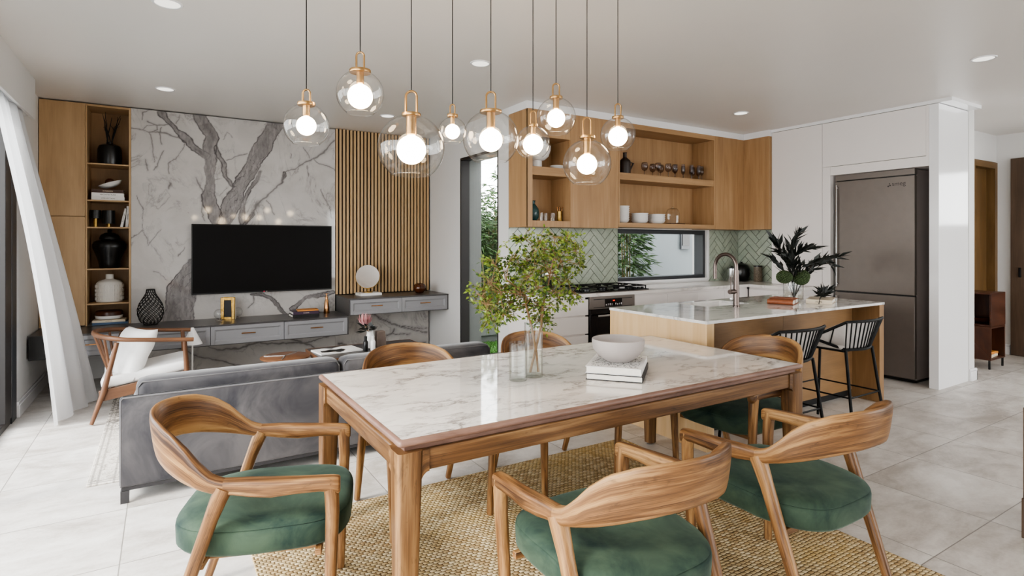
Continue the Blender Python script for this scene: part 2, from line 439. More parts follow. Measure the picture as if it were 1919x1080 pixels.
def persian():
    m, t, out = nt('faded_pattern_rug')
    tc = t.nodes.new('ShaderNodeTexCoord'); sx = t.nodes.new('ShaderNodeSeparateXYZ'); t.links.new(tc.outputs['Object'], sx.inputs[0])
    x = sx.outputs[0]; y = sx.outputs[1]
    n = noise(t, tc.outputs['Object'], 26, 4, .7, .6); n2 = noise(t, tc.outputs['Object'], 110, 2)
    col = ramp(t, math_(t, 'ADD', math_(t, 'MULTIPLY', n, .6), math_(t, 'MULTIPLY', n2, .4)), [(.38, lin(150, 142, 134)), (.5, lin(206, 198, 188)), (.66, lin(224, 218, 210))])
    ch = t.nodes.new('ShaderNodeTexChecker'); ch.inputs['Scale'].default_value = 18; t.links.new(tc.outputs['Object'], ch.inputs['Vector'])
    dy = math_(t, 'SUBTRACT', y, 1.62)   # darker patterned band towards the far part
    band = ramp(t, math_(t, 'MULTIPLY_ADD', n, .5, math_(t, 'MULTIPLY', y, .45)), [(.62, (0, 0, 0)), (.80, (1, 1, 1))])
    dark = math_(t, 'MULTIPLY', band, math_(t, 'MULTIPLY', ramp(t, noise(t, tc.outputs['Object'], 34, 3, .7, 1.5), [(.47, (0, 0, 0)), (.54, (1, 1, 1))]), .75))
    col = mixc(t, dark, col, lin(86, 82, 80))
    # thin border lines along the left and near edges
    def line(o, p, w): return ramp(t, math_(t, 'ABSOLUTE', math_(t, 'SUBTRACT', o, p)), [(w, (.8, .8, .8)), (w * 1.6, (0, 0, 0))])
    for o, p in ((x, .02), (x, .05), (x, .13), (y, .02), (y, .05)):
        col = mixc(t, math_(t, 'MULTIPLY', line(o, p, .004), math_(t, 'ADD', n, .1)), col, lin(110, 104, 100))
    bsdf(t, out, col, .95, 0, .1, bump(t, n2, .5, .004)); return m
M['persian'] = persian()

def curtain_mat():
    m, t, out = nt('sheer_white_curtain')
    d = t.nodes.new('ShaderNodeBsdfDiffuse'); d.inputs['Color'].default_value = lin(236, 236, 238)
    tl = t.nodes.new('ShaderNodeBsdfTranslucent'); tl.inputs['Color'].default_value = lin(238, 238, 240)
    tp = t.nodes.new('ShaderNodeBsdfTransparent')
    a = t.nodes.new('ShaderNodeMixShader'); a.inputs[0].default_value = .38
    t.links.new(d.outputs[0], a.inputs[1]); t.links.new(tl.outputs[0], a.inputs[2])
    b = t.nodes.new('ShaderNodeMixShader')
    w = noise(t, mapped(t, 'Object', (300, 300, 300)), 1, 2)
    t.links.new(math_(t, 'MULTIPLY_ADD', w, .06, .03), b.inputs[0])
    t.links.new(a.outputs[0], b.inputs[1]); t.links.new(tp.outputs[0], b.inputs[2])
    t.links.new(b.outputs[0], out.inputs[0]); return m
M['curtain'] = curtain_mat()

def glazed_tile():
    m, t, out = nt('sage_glazed_tile')
    v = mapped(t)
    n = noise(t, v, 9, 4, .6); n2 = noise(t, v, 60, 3)
    col = ramp(t, n, [(.3, lin(150, 160, 145)), (.7, lin(174, 181, 165))])
    bsdf(t, out, col, math_(t, 'MULTIPLY_ADD', n2, .15, .1), 0, .6, bump(t, n2, .08, .002)); return m
M['tile'] = glazed_tile()
M['grout'] = plain('dark_grout', (58, 60, 52), .9)
M['marble_table'] = marble('table_marble', (226, 220, 214), (196, 190, 186), (132, 124, 118), 1.9, .5, .05, 1.0)
M['marble_island'] = marble('island_marble', (226, 223, 220), (196, 196, 196), (128, 128, 130), 1.3, .9, .05, .85)
M['quartz'] = marble('bench_marble', (228, 222, 218), (208, 204, 200), (156, 150, 146), .8, .3, .12, .5)
def slab_mat():
    m, t, out = nt('feature_marble_slab')
    a = t.nodes.new('ShaderNodeVertexColor'); a.layer_name = 'vein'
    s = t.nodes.new('ShaderNodeSeparateColor'); t.links.new(a.outputs[0], s.inputs[0])
    v = mapped(t, 'Object', (1, 1, 1))
    cl = noise(t, v, 2.2, 6, .6, .6)
    base = ramp(t, cl, [(.3, lin(172, 167, 163)), (.7, lin(190, 186, 183))])
    streak = noise(t, mapped(t, 'Object', (14, 1, 5), (0, .35, 0)), 2.5, 5, .65, .5)
    g = ramp(t, streak, [(.3, lin(106, 101, 101)), (.7, lin(148, 143, 142))])
    c = mixc(t, s.outputs[0], base, g)
    c = mixc(t, s.outputs[1], c, lin(52, 48, 50))
    sp = noise(t, mapped(t, 'Object', (1, 1, 2.2)), 16, 3, .6)
    c = mixc(t, ramp(t, sp, [(.70, (0, 0, 0)), (.78, (.5, .5, .5))]), c, lin(140, 134, 134))
    rd = math_(t, 'ABSOLUTE', math_(t, 'SUBTRACT', noise(t, mapped(t, 'Object', (1, 1, .7), (0, .5, 0)), 2.6, 7, .62, 1.2), .5))
    mk = noise(t, v, 3.1, 3, .5)
    c = mixc(t, math_(t, 'MULTIPLY', ramp(t, rd, [(0, (.75, .75, .75)), (.014, (.28, .28, .28)), (.05, (0, 0, 0))]), ramp(t, mk, [(.42, (0, 0, 0)), (.66, (.8, .8, .8))])), c, lin(98, 93, 92))
    bsdf(t, out, c, .05, 0, .5); return m
M['slab'] = slab_mat()
# ------------------------------------------------------------------ the room
ZC = 2.776; XL = -1.0; YT = 6.865; X0 = 2.976; YK = 4.889; XR = 9.07; YB = -3.0
b = MB(); b.box(XL - .1, XR + .1, YB - .1, 5.13, -.1, 0).box(XL - .1, X0 + .28, 5.13, 7.35, -.1, 0)
struct(b.build('floor', M['floor']))
b = MB(); b.box(XL - .1, XR + .1, YB - .1, 5.13, ZC, ZC + .12).box(XL - .1, X0 + .28, 5.13, 7.35, ZC, ZC + .12)
struct(b.build('ceiling', M['ceil']))
b = MB(); b.box(XL - .1, X0 + .28, 7.25, 7.35, 0, ZC)
struct(b.build('wall_back', M['paint']))
b = MB(); b.box(XL - .1, XL, 5.93, 7.25, 0, ZC).box(XL - .1, XL, -2.4, 5.93, 2.46, ZC).box(XL - .1, XL, YB, -2.4, 0, ZC)
struct(b.build('wall_left', M['paint']))
# side wall with the tall window (between living room and kitchen)
b = MB(); W = (5.092, 5.989, 2.40)
b.box(X0, X0 + .28, W[1], 7.25, 0, ZC).box(X0, X0 + .28, 4.889, W[0], 0, ZC).box(X0, X0 + .28, W[0], W[1], W[2], ZC)
struct(b.build('wall_side', M['paint']))
# kitchen wall with the low wide window
kw = (4.439, 5.976, .955, 1.566)
b = MB(); b.box(X0 + .28, kw[0], YK, YK + .24, 0, ZC).box(kw[1], 6.95, YK, YK + .24, 0, ZC).box(kw[0], kw[1], YK, YK + .24, 0, kw[2]).box(kw[0], kw[1], YK, YK + .24, kw[3], ZC)
struct(b.build('wall_kitchen', M['paint']))
b = MB(); b.box(6.95, 7.081, 2.444, 5.13, 0, ZC).box(6.6, 6.95, 4.19, YK, 0, ZC)
struct(b.build('wall_partition', M['paint']))
b = MB(); b.box(7.081, 8.28, 2.9, 3.0, 0, ZC).box(9.0, XR, 2.9, 3.0, 0, ZC).box(8.28, 9.0, 2.9, 3.0, 2.42, ZC)
struct(b.build('wall_hall', M['paint']))
b = MB(); b.box(XR, XR + .1, YB, .5, 0, ZC).box(XR, XR + .1, .5, 1.8, 0, 1.6).box(XR, XR + .1, .5, 1.8, 2.4, ZC).box(XR, XR + .1, 1.8, 3.0, 0, ZC)
struct(b.build('wall_right', M['paint']))
b = MB(); b.box(XL, 4.0, YB - .1, YB, 0, ZC).box(4.0, 8.7, YB - .1, YB, 2.4, ZC).box(8.7, XR, YB - .1, YB, 0, ZC)
struct(b.build('wall_rear', M['paint']))
# skirting boards
def skirting(name, pts):
    mb = MB()
    for (x0, x1, y0, y1) in pts:
        mb.box(x0, x1, y0, y1, 0, .10)
        dx, dy = (x1 - x0), (y1 - y0)
        if dx < dy: mb.box(x0 + dx * .3 if x0 > 2 else x0, x1 if x0 > 2 else x1 - dx * .3, y0, y1, .10, .125)
        else: mb.box(x0, x1, y0 + dy * .3, y1, .10, .125)
    struct(mb.build(name, M['gloss_white'], bevel=.004))
skirting('baseboard_left', [(XL, XL + .022, 5.935, 7.24)])
skirting('baseboard_partition', [(6.96, 7.10, 2.424, 2.444)])
mb = MB(); mb.box(7.081, 7.101, 2.424, 2.9, 0, .12); struct(mb.build('baseboard_partition_end', M['gloss_white'], bevel=.004))
skirting('baseboard_right', [(XR - .02, XR, 2.76, 2.9)])
# pelmet hiding the curtain rail, white filler above the kitchen cabinets
b = MB(); b.box(-.935, -.915, YB + .01, 6.155, 2.44, ZC); struct(b.build('trim_1', M['paint']))
b = MB(); b.box(X0 - .006, 6.6, 4.545, YK, 2.70, ZC).box(6.245, 6.6, 4.19, 4.545, 2.70, ZC); struct(b.build('trim_2', M['gloss_white'], bevel=.003))
b = MB(); b.box(6.285, 6.95, 2.34, 4.19, 2.742, ZC); struct(b.build('trim_3', M['gloss_white']))

# ---- windows and doors
def window(name, mats, parts, panes, bevel=.003, pane_mat='pane'):
    f = MB()
    for q in parts: f.box(*q)
    o = struct(f.build(name, mats, bevel=bevel))
    for q in panes:
        g = MB(); g.quad(q); g.build('pane', M[pane_mat], o)
    return o
fr = [(XL - .09, XL - .005, -2.4, 5.93, 0, .05), (XL - .09, XL - .005, -2.4, 5.93, 2.40, 2.46)]
for y0, y1 in ((5.56, 5.76), (3.9, 3.98), (2.1, 2.18), (.3, .38), (-1.4, -1.32)): fr.append((XL - .08, XL + .002, y0, y1, .05, 2.40))
window('window_1', M['black_frame'], fr, [[(XL - .05, 5.56, .05), (XL - .05, -2.4, .05), (XL - .05, -2.4, 2.4), (XL - .05, 5.56, 2.4)]])
f = MB(); f.box(XL - .07, XL + .004, 5.762, 5.93, .0, 2.46); struct(f.build('trim_4', M['grey_frame'], bevel=.003))
fr = [(X0 + .002, X0 + .11, W[0], W[0] + .03, 0, W[2]), (X0 + .002, X0 + .11, W[1] - .03, W[1], 0, W[2]), (X0 + .002, X0 + .11, W[0] + .03, W[1] - .03, W[2] - .03, W[2]), (X0 + .002, X0 + .11, W[0] + .03, W[1] - .03, 0, .03)]
window('window_2', M['black_frame'], fr, [[(X0 + .07, W[0] + .03, .03), (X0 + .07, W[1] - .03, .03), (X0 + .07, W[1] - .03, W[2] - .03), (X0 + .07, W[0] + .03, W[2] - .03)]])
a0, a1, c0, c1 = kw
fr = [(a0, a1, YK + .03, YK + .17, c1 - .05, c1), (a0, a1, YK + .03, YK + .17, c0, c0 + .04), (a0, a0 + .04, YK + .03, YK + .17, c0 + .04, c1 - .05), (a1 - .045, a1, YK + .03, YK + .17, c0 + .04, c1 - .05)]
window('window_3', M['grey_frame'], fr, [[(a0 + .04, YK + .12, c0 + .04), (a1 - .045, YK + .12, c0 + .04), (a1 - .045, YK + .12, c1 - .05), (a0 + .04, YK + .12, c1 - .05)]])
fr = [(4.0, 8.7, YB - .08, YB - .02, 0, .06), (4.0, 8.7, YB - .08, YB - .02, 2.34, 2.4)] + [(x, x + .07, YB - .08, YB - .02, .06, 2.34) for x in (4.0, 5.54, 7.09, 8.63)]
window('window_4', M['black_frame'], fr, [[(4.0, YB - .05, .06), (8.7, YB - .05, .06), (8.7, YB - .05, 2.34), (4.0, YB - .05, 2.34)]])
fr = [(XR + .02, XR + .08, .5, 1.8, 1.6, 1.65), (XR + .02, XR + .08, .5, 1.8, 2.35, 2.4), (XR + .02, XR + .08, .5, .55, 1.65, 2.35), (XR + .02, XR + .08, 1.75, 1.8, 1.65, 2.35)]
window('window_5', M['gloss_white'], fr, [[(XR + .05, .55, 1.65), (XR + .05, 1.75, 1.65), (XR + .05, 1.75, 2.35), (XR + .05, .55, 2.35)]])
f = MB(); f.box(X0 + .112, X0 + .279, W[1] - .012, W[1] - .001, 0, W[2]).box(X0 + .112, X0 + .279, W[0] + .012, W[1] - .012, W[2] - .012, W[2] - .001); struct(f.build('trim_10', M['planter']))
# oak door and frame in the hall, dark door on the far right wall
f = MB(); f.box(8.28, 8.36, 2.87, 3.0, 0, 2.42).box(8.94, 9.02, 2.87, 3.0, 0, 2.42).box(8.36, 8.94, 2.87, 3.0, 2.34, 2.42)
d1 = struct(f.build('door_1', M['door_oak'], bevel=.004))
f = MB(); f.box(8.36, 8.94, 2.96, 3.0, .005, 2.34, 'z'); f.build('door_leaf', M['door_oak'], d1)
f = MB(); f.box(XR - .045, XR, 1.86, 2.745, .003, 2.46, 'z')
d2 = struct(f.build('door_2', M['door_dark'], bevel=.004))
f = MB(); f.box(XR - .075, XR - .045, 2.64, 2.66, .98, 1.10); f.build('door_handle', M['blackmetal'], d2, bevel=.003)

# ---- herringbone splashback tiles
def herring(name, origin, ux, w, h, n):
    L, B, g = .225, .075, .0055
    bm = bmesh.new()
    ca = math.cos(PI / 4)
    def rect(x, y, dx, dy):
        P = [(x + g / 2, y + g / 2), (x + dx - g / 2, y + g / 2), (x + dx - g / 2, y + dy - g / 2), (x + g / 2, y + dy - g / 2)]
        Q = [((p[0] - p[1]) * ca, (p[0] + p[1]) * ca) for p in P]
        if max(q[0] for q in Q) < -.02 or min(q[0] for q in Q) > w + .02 or max(q[1] for q in Q) < -.02 or min(q[1] for q in Q) > h + .02: return
        bm.faces.new([bm.verts.new((q[0], q[1], 0)) for q in Q])
    R = int((w + h) / B) + 8
    for i in range(-R, R):
        for j in range(-R, R):
            x = i * B + j * L; y = i * B - j * L      # herringbone lattice
            rect(x, y, L, B); rect(x, y + B, B, L)
    for co, no in (((0, 0, 0), (-1, 0, 0)), ((w, 0, 0), (1, 0, 0)), ((0, 0, 0), (0, -1, 0)), ((0, h, 0), (0, 1, 0))):
        bmesh.ops.bisect_plane(bm, geom=bm.verts[:] + bm.edges[:] + bm.faces[:], plane_co=co, plane_no=no, clear_outer=True)
    mb = MB()
    O = Vector(origin); U = Vector(ux); V = Vector((0, 0, 1)); Nn = Vector(n)
    mb.quad([O, O + U * w, O + U * w + V * h, O + V * h], m=1)
    for fc in bm.faces:
        k = Nn * (.004 + random.uniform(-.0006, .0006))
        P = [O + U * v.co.x + V * v.co.y for v in fc.verts]
        mb.quad([p + k for p in P])
        c = sum(P, Vector()) / len(P)
        for q in range(len(P)):
            p0, p1 = P[q], P[(q + 1) % len(P)]
            mb.quad([p0, p1, p1 + k, p0 + k])
    bm.free()
    return struct(mb.build(name, [M['tile'], M['grout']]))
herring('trim_5', (X0, YK - .001, .91), (1, 0, 0), kw[0] - X0, .66, (0, -1, 0))
herring('trim_6', (kw[1] + .03, YK - .001, .91), (1, 0, 0), 6.6 - kw[1] - .03, .66, (0, -1, 0))
herring('trim_7', (6.599, YK - .006, .91), (0, -1, 0), .69, .66, (-1, 0, 0))
f = MB(); f.box(kw[1] - .002, kw[1] + .03, YK - .012, YK, .93, 1.572).box(kw[0], kw[1], YK - .012, YK, .93, kw[2] + .004)
struct(f.build('trim_8', M['gloss_white']))

# ------------------------------------------------------------------ outside
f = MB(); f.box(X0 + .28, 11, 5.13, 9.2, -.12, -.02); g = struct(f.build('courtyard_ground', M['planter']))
random.seed(5)
f = MB()
for k in range(5200):
    x = random.uniform(3.3, 4.6); y = random.uniform(5.3, 7.05); a = random.uniform(0, PI); h = random.uniform(.02, .05)
    c, s_ = math.cos(a) * .006, math.sin(a) * .006
    f.quad([(x - c, y - s_, -.02), (x + c, y + s_, -.02), (x + random.uniform(-.02, .02), y + random.uniform(-.02, .02), -.02 + h)])
f.box(3.3, 4.6, 5.3, 7.05, -.019, -.012)
tag(f.build('lawn', M['grass'], sharp=180), 'short green grass outside the tall narrow window', 'grass', kind='stuff')
f = MB(); f.box(3.3, 5.4, 7.06, 7.2, .08, .42).box(3.3, 5.4, 7.10, 7.2, -.02, .08).box(3.3, 5.4, 7.2, 8.5, -.02, .36)
tag(f.build('planter', M['planter'], bevel=.006), 'long grey rendered planter under the bamboo beyond the tall window', 'planter')
f = MB()
for k in range(22): f.box(3.3 + k * .095, 3.385 + k * .095, 8.5, 8.53, 0, 1.82, 'z')
f.box(3.3, 5.4, 8.53, 8.57, .3, .38).box(3.3, 5.4, 8.53, 8.57, 1.4, 1.48)
tag(f.build('paling_fence', M['fence'], loc=(0, 0, -.02)), 'dark paling fence behind the bamboo beyond the tall window', 'fence')
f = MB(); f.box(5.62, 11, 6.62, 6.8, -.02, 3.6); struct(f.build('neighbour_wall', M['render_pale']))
f = MB(); f.box(7.40, 7.62, 6.58, 6.62, 1.30, 1.78); nw = tag(f.build('vent_window', M['grey_frame'], bevel=.004), 'small dark window in the pale wall seen through the splashback window', 'window')
g = MB(); g.box(7.43, 7.59, 6.572, 6.58, 1.36, 1.74); g.build('pane', M['ovenblack'], nw)

def leaf_quads(mb, c, d, L, w, m=0):
    """one folded pointed leaf"""
    d = Vector(d).normalized(); up = Vector((random.uniform(-1, 1), random.uniform(-1, 1), random.uniform(.2, 1)))
    s_ = d.cross(up)
    if s_.length < 1e-3: s_ = d.orthogonal()
    s_.normalize(); n = s_.cross(d); c = Vector(c)
    mid = c + d * L * .45 - n * w * .25; tip = c + d * L - n * L * .12
    mb.quad([c, mid + s_ * w + n * w * .3, tip, mid], m=m); mb.quad([c, mid, tip, mid - s_ * w + n * w * .3], m=m)
def bamboo(name, label, base, h, nc, nl, spread, lean=.15, zmin=.5, bare=True):
    t = thing(name, label, 'bamboo', base)
    cl = MB(); lf = MB()
    for k in range(nc):
        a = random.uniform(0, 2 * PI); r = spread * math.sqrt(random.random())
        x, y = r * math.cos(a), r * math.sin(a) * .6; H = h * random.uniform(.75, 1.05)
        lx, ly = random.uniform(-lean, lean), random.uniform(-lean, lean)
        pts = [(x + lx * q * q, y + ly * q * q, H * q) for q in (0, .25, .5, .75, 1)]
        cl.tube(pts, [.014, .013, .011, .008, .003], 6)
        for j in range(nl):
            q = random.uniform(zmin, 1) ** .8
            p = Vector((x + lx * q * q, y + ly * q * q, H * q))
            a2 = random.uniform(0, 2 * PI); e = random.uniform(.05, .3)
            tip = p + Vector((math.cos(a2) * e, math.sin(a2) * e, random.uniform(-.02, .12)))
            for l in range(3):
                a3 = a2 + random.uniform(-.8, .8)
                leaf_quads(lf, tip, (math.cos(a3), math.sin(a3), random.uniform(-.7, .15)), random.uniform(.09, .17), random.uniform(.008, .013))
    cl.build('cane', M['culm'], t); lf.build('foliage', M['bamboo'], t, sharp=180)
    return t
random.seed(21)
bl = ['bamboo clump at the left of the tall window, nearest the planter front', 'middle bamboo clump seen through the tall narrow window', 'bamboo clump at the right of the tall window with the highest tips', 'bamboo clump at the back of the planter against the dark fence']
for i, (x, y, h, s_) in enumerate(((3.85, 7.5, 2.15, .38), (4.3, 7.7, 2.25, .4), (4.85, 7.75, 2.75, .36), (4.45, 8.15, 2.1, .5))):
    bamboo('bamboo', bl[i], (x, y, .36), h - .36, 8, 60, s_, zmin=.25)
bamboo('bamboo', 'bright green bamboo clump at the left edge of the splashback window', (5.60, 5.90, -.02), 2.3, 7, 130, .20, .06, zmin=.35)
# left of the sliding door
f = MB(); f.box(-7, XL - .1, -6, 9, -.14, -.03); struct(f.build('terrace', M['render_pale']))
f = MB()
for k in range(20): f.box(-2.95 + k * .094, -2.865 + k * .094, 7.5, 7.54, 0, 2.7, 'z')
f.box(-2.95, -1.05, 7.54, 7.58, .4, .5).box(-2.95, -1.05, 7.54, 7.58, 2.2, 2.3)
tag(f.build('screen_fence', M['fence'], loc=(0, 0, -.03)), 'dark timber screen outside, glimpsed through the sliding door', 'fence')
f = MB(); f.box(-2, 12, -12, YB - .1, -.14, -.03); struct(f.build('rear_terrace', M['render_grey']))

# ------------------------------------------------------------------ kitchen
def panel_box(name, mat, parent, *boxes, bevel=.0015, grain=None):
    mb = MB()
    for q in boxes: mb.box(*q, grain=grain)
    return mb.build(name, M[mat], parent, bevel=bevel)
UF = 4.535
# left wall cabinet with open niche
t = thing('wall_cabinet', 'oak wall cabinet with a two-tier open niche, left end of the kitchen wall', 'cabinet', (0, 0, 0))
panel_box('side_panel', 'oak', t, (X0, 2.998, UF + .002, YK - .001, 1.56, 2.70), grain='z')
panel_box('face_frame', 'oak', t, (X0, 3.032, UF, UF + .02, 1.56, 2.70), (3.032, 3.49, UF, UF + .3, 1.56, 1.622), (3.032, 3.49, UF, UF + .3, 2.44, 2.70), grain='z')
panel_box('back_panel', 'oak', t, (3.0, 4.133, YK - .025, YK - .002, 1.57, 2.69), grain='z')
panel_box('niche_lining', 'oak', t, (3.49, 3.505, UF + .02, YK - .03, 1.6, 2.6), (3.012, 3.032, UF + .02, YK - .03, 1.6, 2.6), grain='z')
panel_box('shelf', 'oak', t, (3.032, 3.49, UF + .012, YK - .025, 2.065, 2.15), grain='x')
panel_box('door', 'oak', t, (3.492, 4.131, UF, UF + .02, 1.56, 2.70), grain='z')
panel_box('bottom_panel', 'oak', t, (3.0, 4.133, UF + .02, YK - .026, 1.562, 1.58), grain='x')
# open shelf unit over the window
t = thing('shelf_unit', 'oak open shelf unit with two long shelves above the kitchen window', 'shelf', (0, 0, 0))
panel_box('bottom_board', 'oak', t, (4.135, 5.69, UF, YK - .001, 1.575, 1.622), grain='x')
panel_box('shelf', 'oak', t, (4.155, 5.67, UF + .004, YK - .025, 2.085, 2.16), grain='x')
panel_box('top_board', 'oak', t, (4.135, 5.69, UF, YK - .001, 2.645, 2.70), grain='x')
panel_box('back_panel', 'oak', t, (4.155, 5.67, YK - .025, YK - .002, 1.622, 2.645), grain='z')
panel_box('side_panel', 'oak', t, (4.135, 4.155, UF, YK - .001, 1.622, 2.645), grain='z')
panel_box('side_panel', 'oak', t, (5.67, 5.69, UF, YK - .001, 1.622, 2.645), grain='z')
# corner cabinet
t = thing('corner_cabinet', 'closed oak wall cabinet turning the corner beside the white pantry', 'cabinet', (0, 0, 0))
panel_box('carcass', 'oak', t, (5.692, 6.598, UF + .021, YK - .001, 1.572, 2.698), (6.259, 6.598, 4.19, UF + .021, 1.572, 2.698), grain='z')
panel_box('door', 'oak', t, (5.692, 6.236, UF, UF + .02, 1.57, 2.70), grain='z')
panel_box('door', 'oak', t, (6.238, 6.258, 4.19, UF + .02, 1.57, 2.70), grain='z')

# base cabinets
BF = 4.30
t = thing('base_cabinet', 'white handleless three-drawer base cabinet left of the oven', 'cabinet', (0, 0, 0))
panel_box('side_panel', 'cab_white', t, (X0, 2.998, BF, YK - .001, 0, .874))
panel_box('carcass', 'gap', t, (3.0, 3.528, BF + .03, YK - .002, .10, .874))
panel_box('plinth', 'cab_white', t, (3.0, 3.528, BF + .06, BF + .08, 0, .10))
for z0, z1 in ((.105, .335), (.345, .505), (.52, .685), (.70, .852)):
    d = panel_box('drawer', 'cab_white', t, (3.0, 3.528, BF, BF + .02, z0, z1))
panel_box('finger_pull', 'cab_white', t, (3.0, 3.500, BF + .012, BF + .03, .852, .874), (3.0, 3.500, BF + .012, BF + .03, .685, .70), (3.0, 3.500, BF + .012, BF + .03, .505, .52))
# oven
t = thing('oven', 'built-in steel and black glass oven under the gas hob', 'oven', (0, 0, 0))
panel_box('housing', 'black', t, (3.54, 4.128, BF + .02, YK - .01, .12, .872))
cp = panel_box('control_panel', 'steel', t, (3.538, 4.13, BF - .012, BF + .02, .752, .874))
panel_box('display', 'ovenblack', cp, (3.728, 3.955, BF - .0135, BF - .012, .772, .845))
for z in (.767, .847): panel_box('trim_line', 'black', cp, (3.585, 4.095, BF - .0135, BF - .012, z - .003, z + .003), bevel=0)
text_mesh('0:00', .016, M['red_led'], 'clock', cp, (3.845, BF - .0142, .828), (PI / 2, 0, 0), .0002)
mb = MB()
for k in range(9):
    if k == 4: continue
    x = 3.742 + k * .0248; mb.box(x, x + .010, BF - .0145, BF - .0135, .786 + (k % 2) * .004, .796 + (k % 3) * .003); mb.box(x + .002, x + .006, BF - .0145, BF - .0135, .780, .783)
mb.build('button_icons', M['logo_white'], cp)
dr = panel_box('oven_door', 'ovenblack', t, (3.538, 4.13, BF - .012, BF + .02, .30, .748))
mb = MB(); mb.tube([(3.60, BF - .055, .69), (4.07, BF - .055, .69)], .011, 12)
for x in (3.63, 4.04): mb.tube([(x, BF - .055, .69), (x, BF - .01, .69)], .007, 8)
mb.build('handle', M['steel_light'], dr)
panel_box('rack_line', 'steel', dr, (3.62, 4.05, BF - .0128, BF - .012, .498, .501), bevel=0)
panel_box('bottom_drawer', 'cab_white', t, (3.538, 4.13, BF, BF + .02, .10, .292))
panel_box('plinth', 'cab_white', t, (3.538, 4.13, BF + .06, BF + .08, 0, .10))
# white base cabinets right of oven
def base(label, x0, x1):
    t = thing('base_cabinet', label, 'cabinet', (0, 0, 0))
    panel_box('carcass', 'gap', t, (x0, x1, BF + .03, YK - .002, .10, .874))
    panel_box('door', 'cab_white', t, (x0 + .0015, x1 - .0015, BF, BF + .02, .10, .852))
    panel_box('finger_pull', 'cab_white', t, (x0, x1, BF + .012, BF + .03, .852, .874))
    panel_box('plinth', 'cab_white', t, (x0, x1, BF + .06, BF + .08, 0, .10))
base('white flat-front base cabinet directly right of the oven', 4.132, 4.62)
base('white flat-front base cabinet under the middle of the kitchen window', 4.62, 5.115)
base('white flat-front base cabinet under the right part of the kitchen window', 5.115, 5.56)
base('white flat-front base cabinet in the kitchen corner behind the tap', 5.56, 5.99)
t = thing('base_cabinet', 'white return base cabinet along the right wall below the pantry side', 'cabinet', (0, 0, 0))
panel_box('carcass', 'cab_white', t, (6.02, 6.288, 3.62, 4.30, .1, .874), (6.288, 6.58, 4.2, 4.8, .1, .874))
panel_box('door', 'cab_white', t, (5.995, 6.015, 3.60, 3.90, .10, .852))
panel_box('door', 'cab_white', t, (5.995, 6.015, 3.903, 4.29, .10, .852))
panel_box('plinth', 'cab_white', t, (6.05, 6.07, 3.64, 4.29, 0, .10))
mb = MB(); mb.box(X0 - .004, 6.597, BF - .012, YK - .006, .875, .908).box(5.983, 6.287, 3.59, BF - .012, .875, .908).box(6.287, 6.59, 4.195, BF - .012, .875, .908)
tag(mb.build('worktop', M['quartz'], bevel=.002), 'pale marble worktop running along the kitchen wall into the corner', 'worktop')
# gas hob
t = thing('gas_hob', 'black glass gas hob with cast iron grates on the worktop', 'hob', (3.96, 4.60, .908))
mb = MB(); mb.box(-.45, .45, -.235, .235, 0, .012); mb.build('glass_plate', M['ovenblack'], t, bevel=.003)
for bx, by, br in ((-.30, .10, .045), (-.30, -.11, .035), (0, 0, .06), (.29, .10, .035), (.29, -.11, .045)):
    bb = MB(); bb.lathe([(br, 0), (br, .012), (br * .75, .016), (br * .75, .024), (0, .026)], (bx, by, .012), 20); bb.build('burner', M['black_ceramic'], t)
for gx in (-.30, 0, .29):
    gg = MB()
    for s_ in (-1, 1):
        gg.tube([(gx + s_ * .135, -.21, .045), (gx + s_ * .135, .21, .045)], .006, 6)
        gg.tube([(gx - .135, s_ * .21, .045), (gx + .135, s_ * .21, .045)], .006, 6)
        for q in (-.21, .21): gg.tube([(gx + s_ * .135, q, .012), (gx + s_ * .135, q, .05)], .007, 6)
    for by in ((-.11, .10) if gx else (0,)):
        for a in range(4):
            c, d = math.cos(a * PI / 2), math.sin(a * PI / 2)
            gg.tube([(gx + c * .13, by + d * .095, .047), (gx + c * .03, by + d * .03, .053)], .006, 6)
    gg.build('grate', M['blackmetal'], t)
for k in range(5):
    kk = MB(); kk.lathe([(.018, 0), (.017, .02), (0, .021)], (.16 + k * .055, -.205, .012), 14); kk.build('knob', M['blackmetal'], t)

# pantry and fridge housing
PX = 6.29
t = thing('pantry_cabinet', 'tall white pantry cabinet left of the fridge', 'cabinet', (0, 0, 0))
panel_box('carcass', 'cab_white', t, (PX + .02, 6.945, 3.57, 4.185, 0, 2.738))
panel_box('door', 'cab_white', t, (PX, PX + .02, 3.570, 4.185, .912, 2.738))
panel_box('door', 'cab_white', t, (PX, PX + .02, 3.570, 4.185, .08, .905))
t = thing('fridge_housing', 'white built-in surround with overhead cupboard framing the fridge', 'cabinet', (0, 0, 0))
panel_box('side_panel', 'cab_white', t, (PX, 6.945, 3.478, 3.566, 0, 2.248))
panel_box('end_panel', 'gloss_white', t, (PX, 6.948, 2.448, 2.529, 0, 2.738))
panel_box('bridge', 'cab_white', t, (PX, PX + .02, 2.530, 3.477, 2.15, 2.246), (PX + .02, 6.945, 2.530, 3.477, 2.15, 2.17))
panel_box('overhead_door', 'cab_white', t, (PX, PX + .02, 2.556, 3.5665, 2.25, 2.738))
panel_box('overhead_carcass', 'gap', t, (PX + .022, 6.94, 2.53, 3.477, 2.25, 2.735))
panel_box('stile', 'cab_white', t, (PX, PX + .02, 2.5295, 2.5555, 2.246, 2.738))
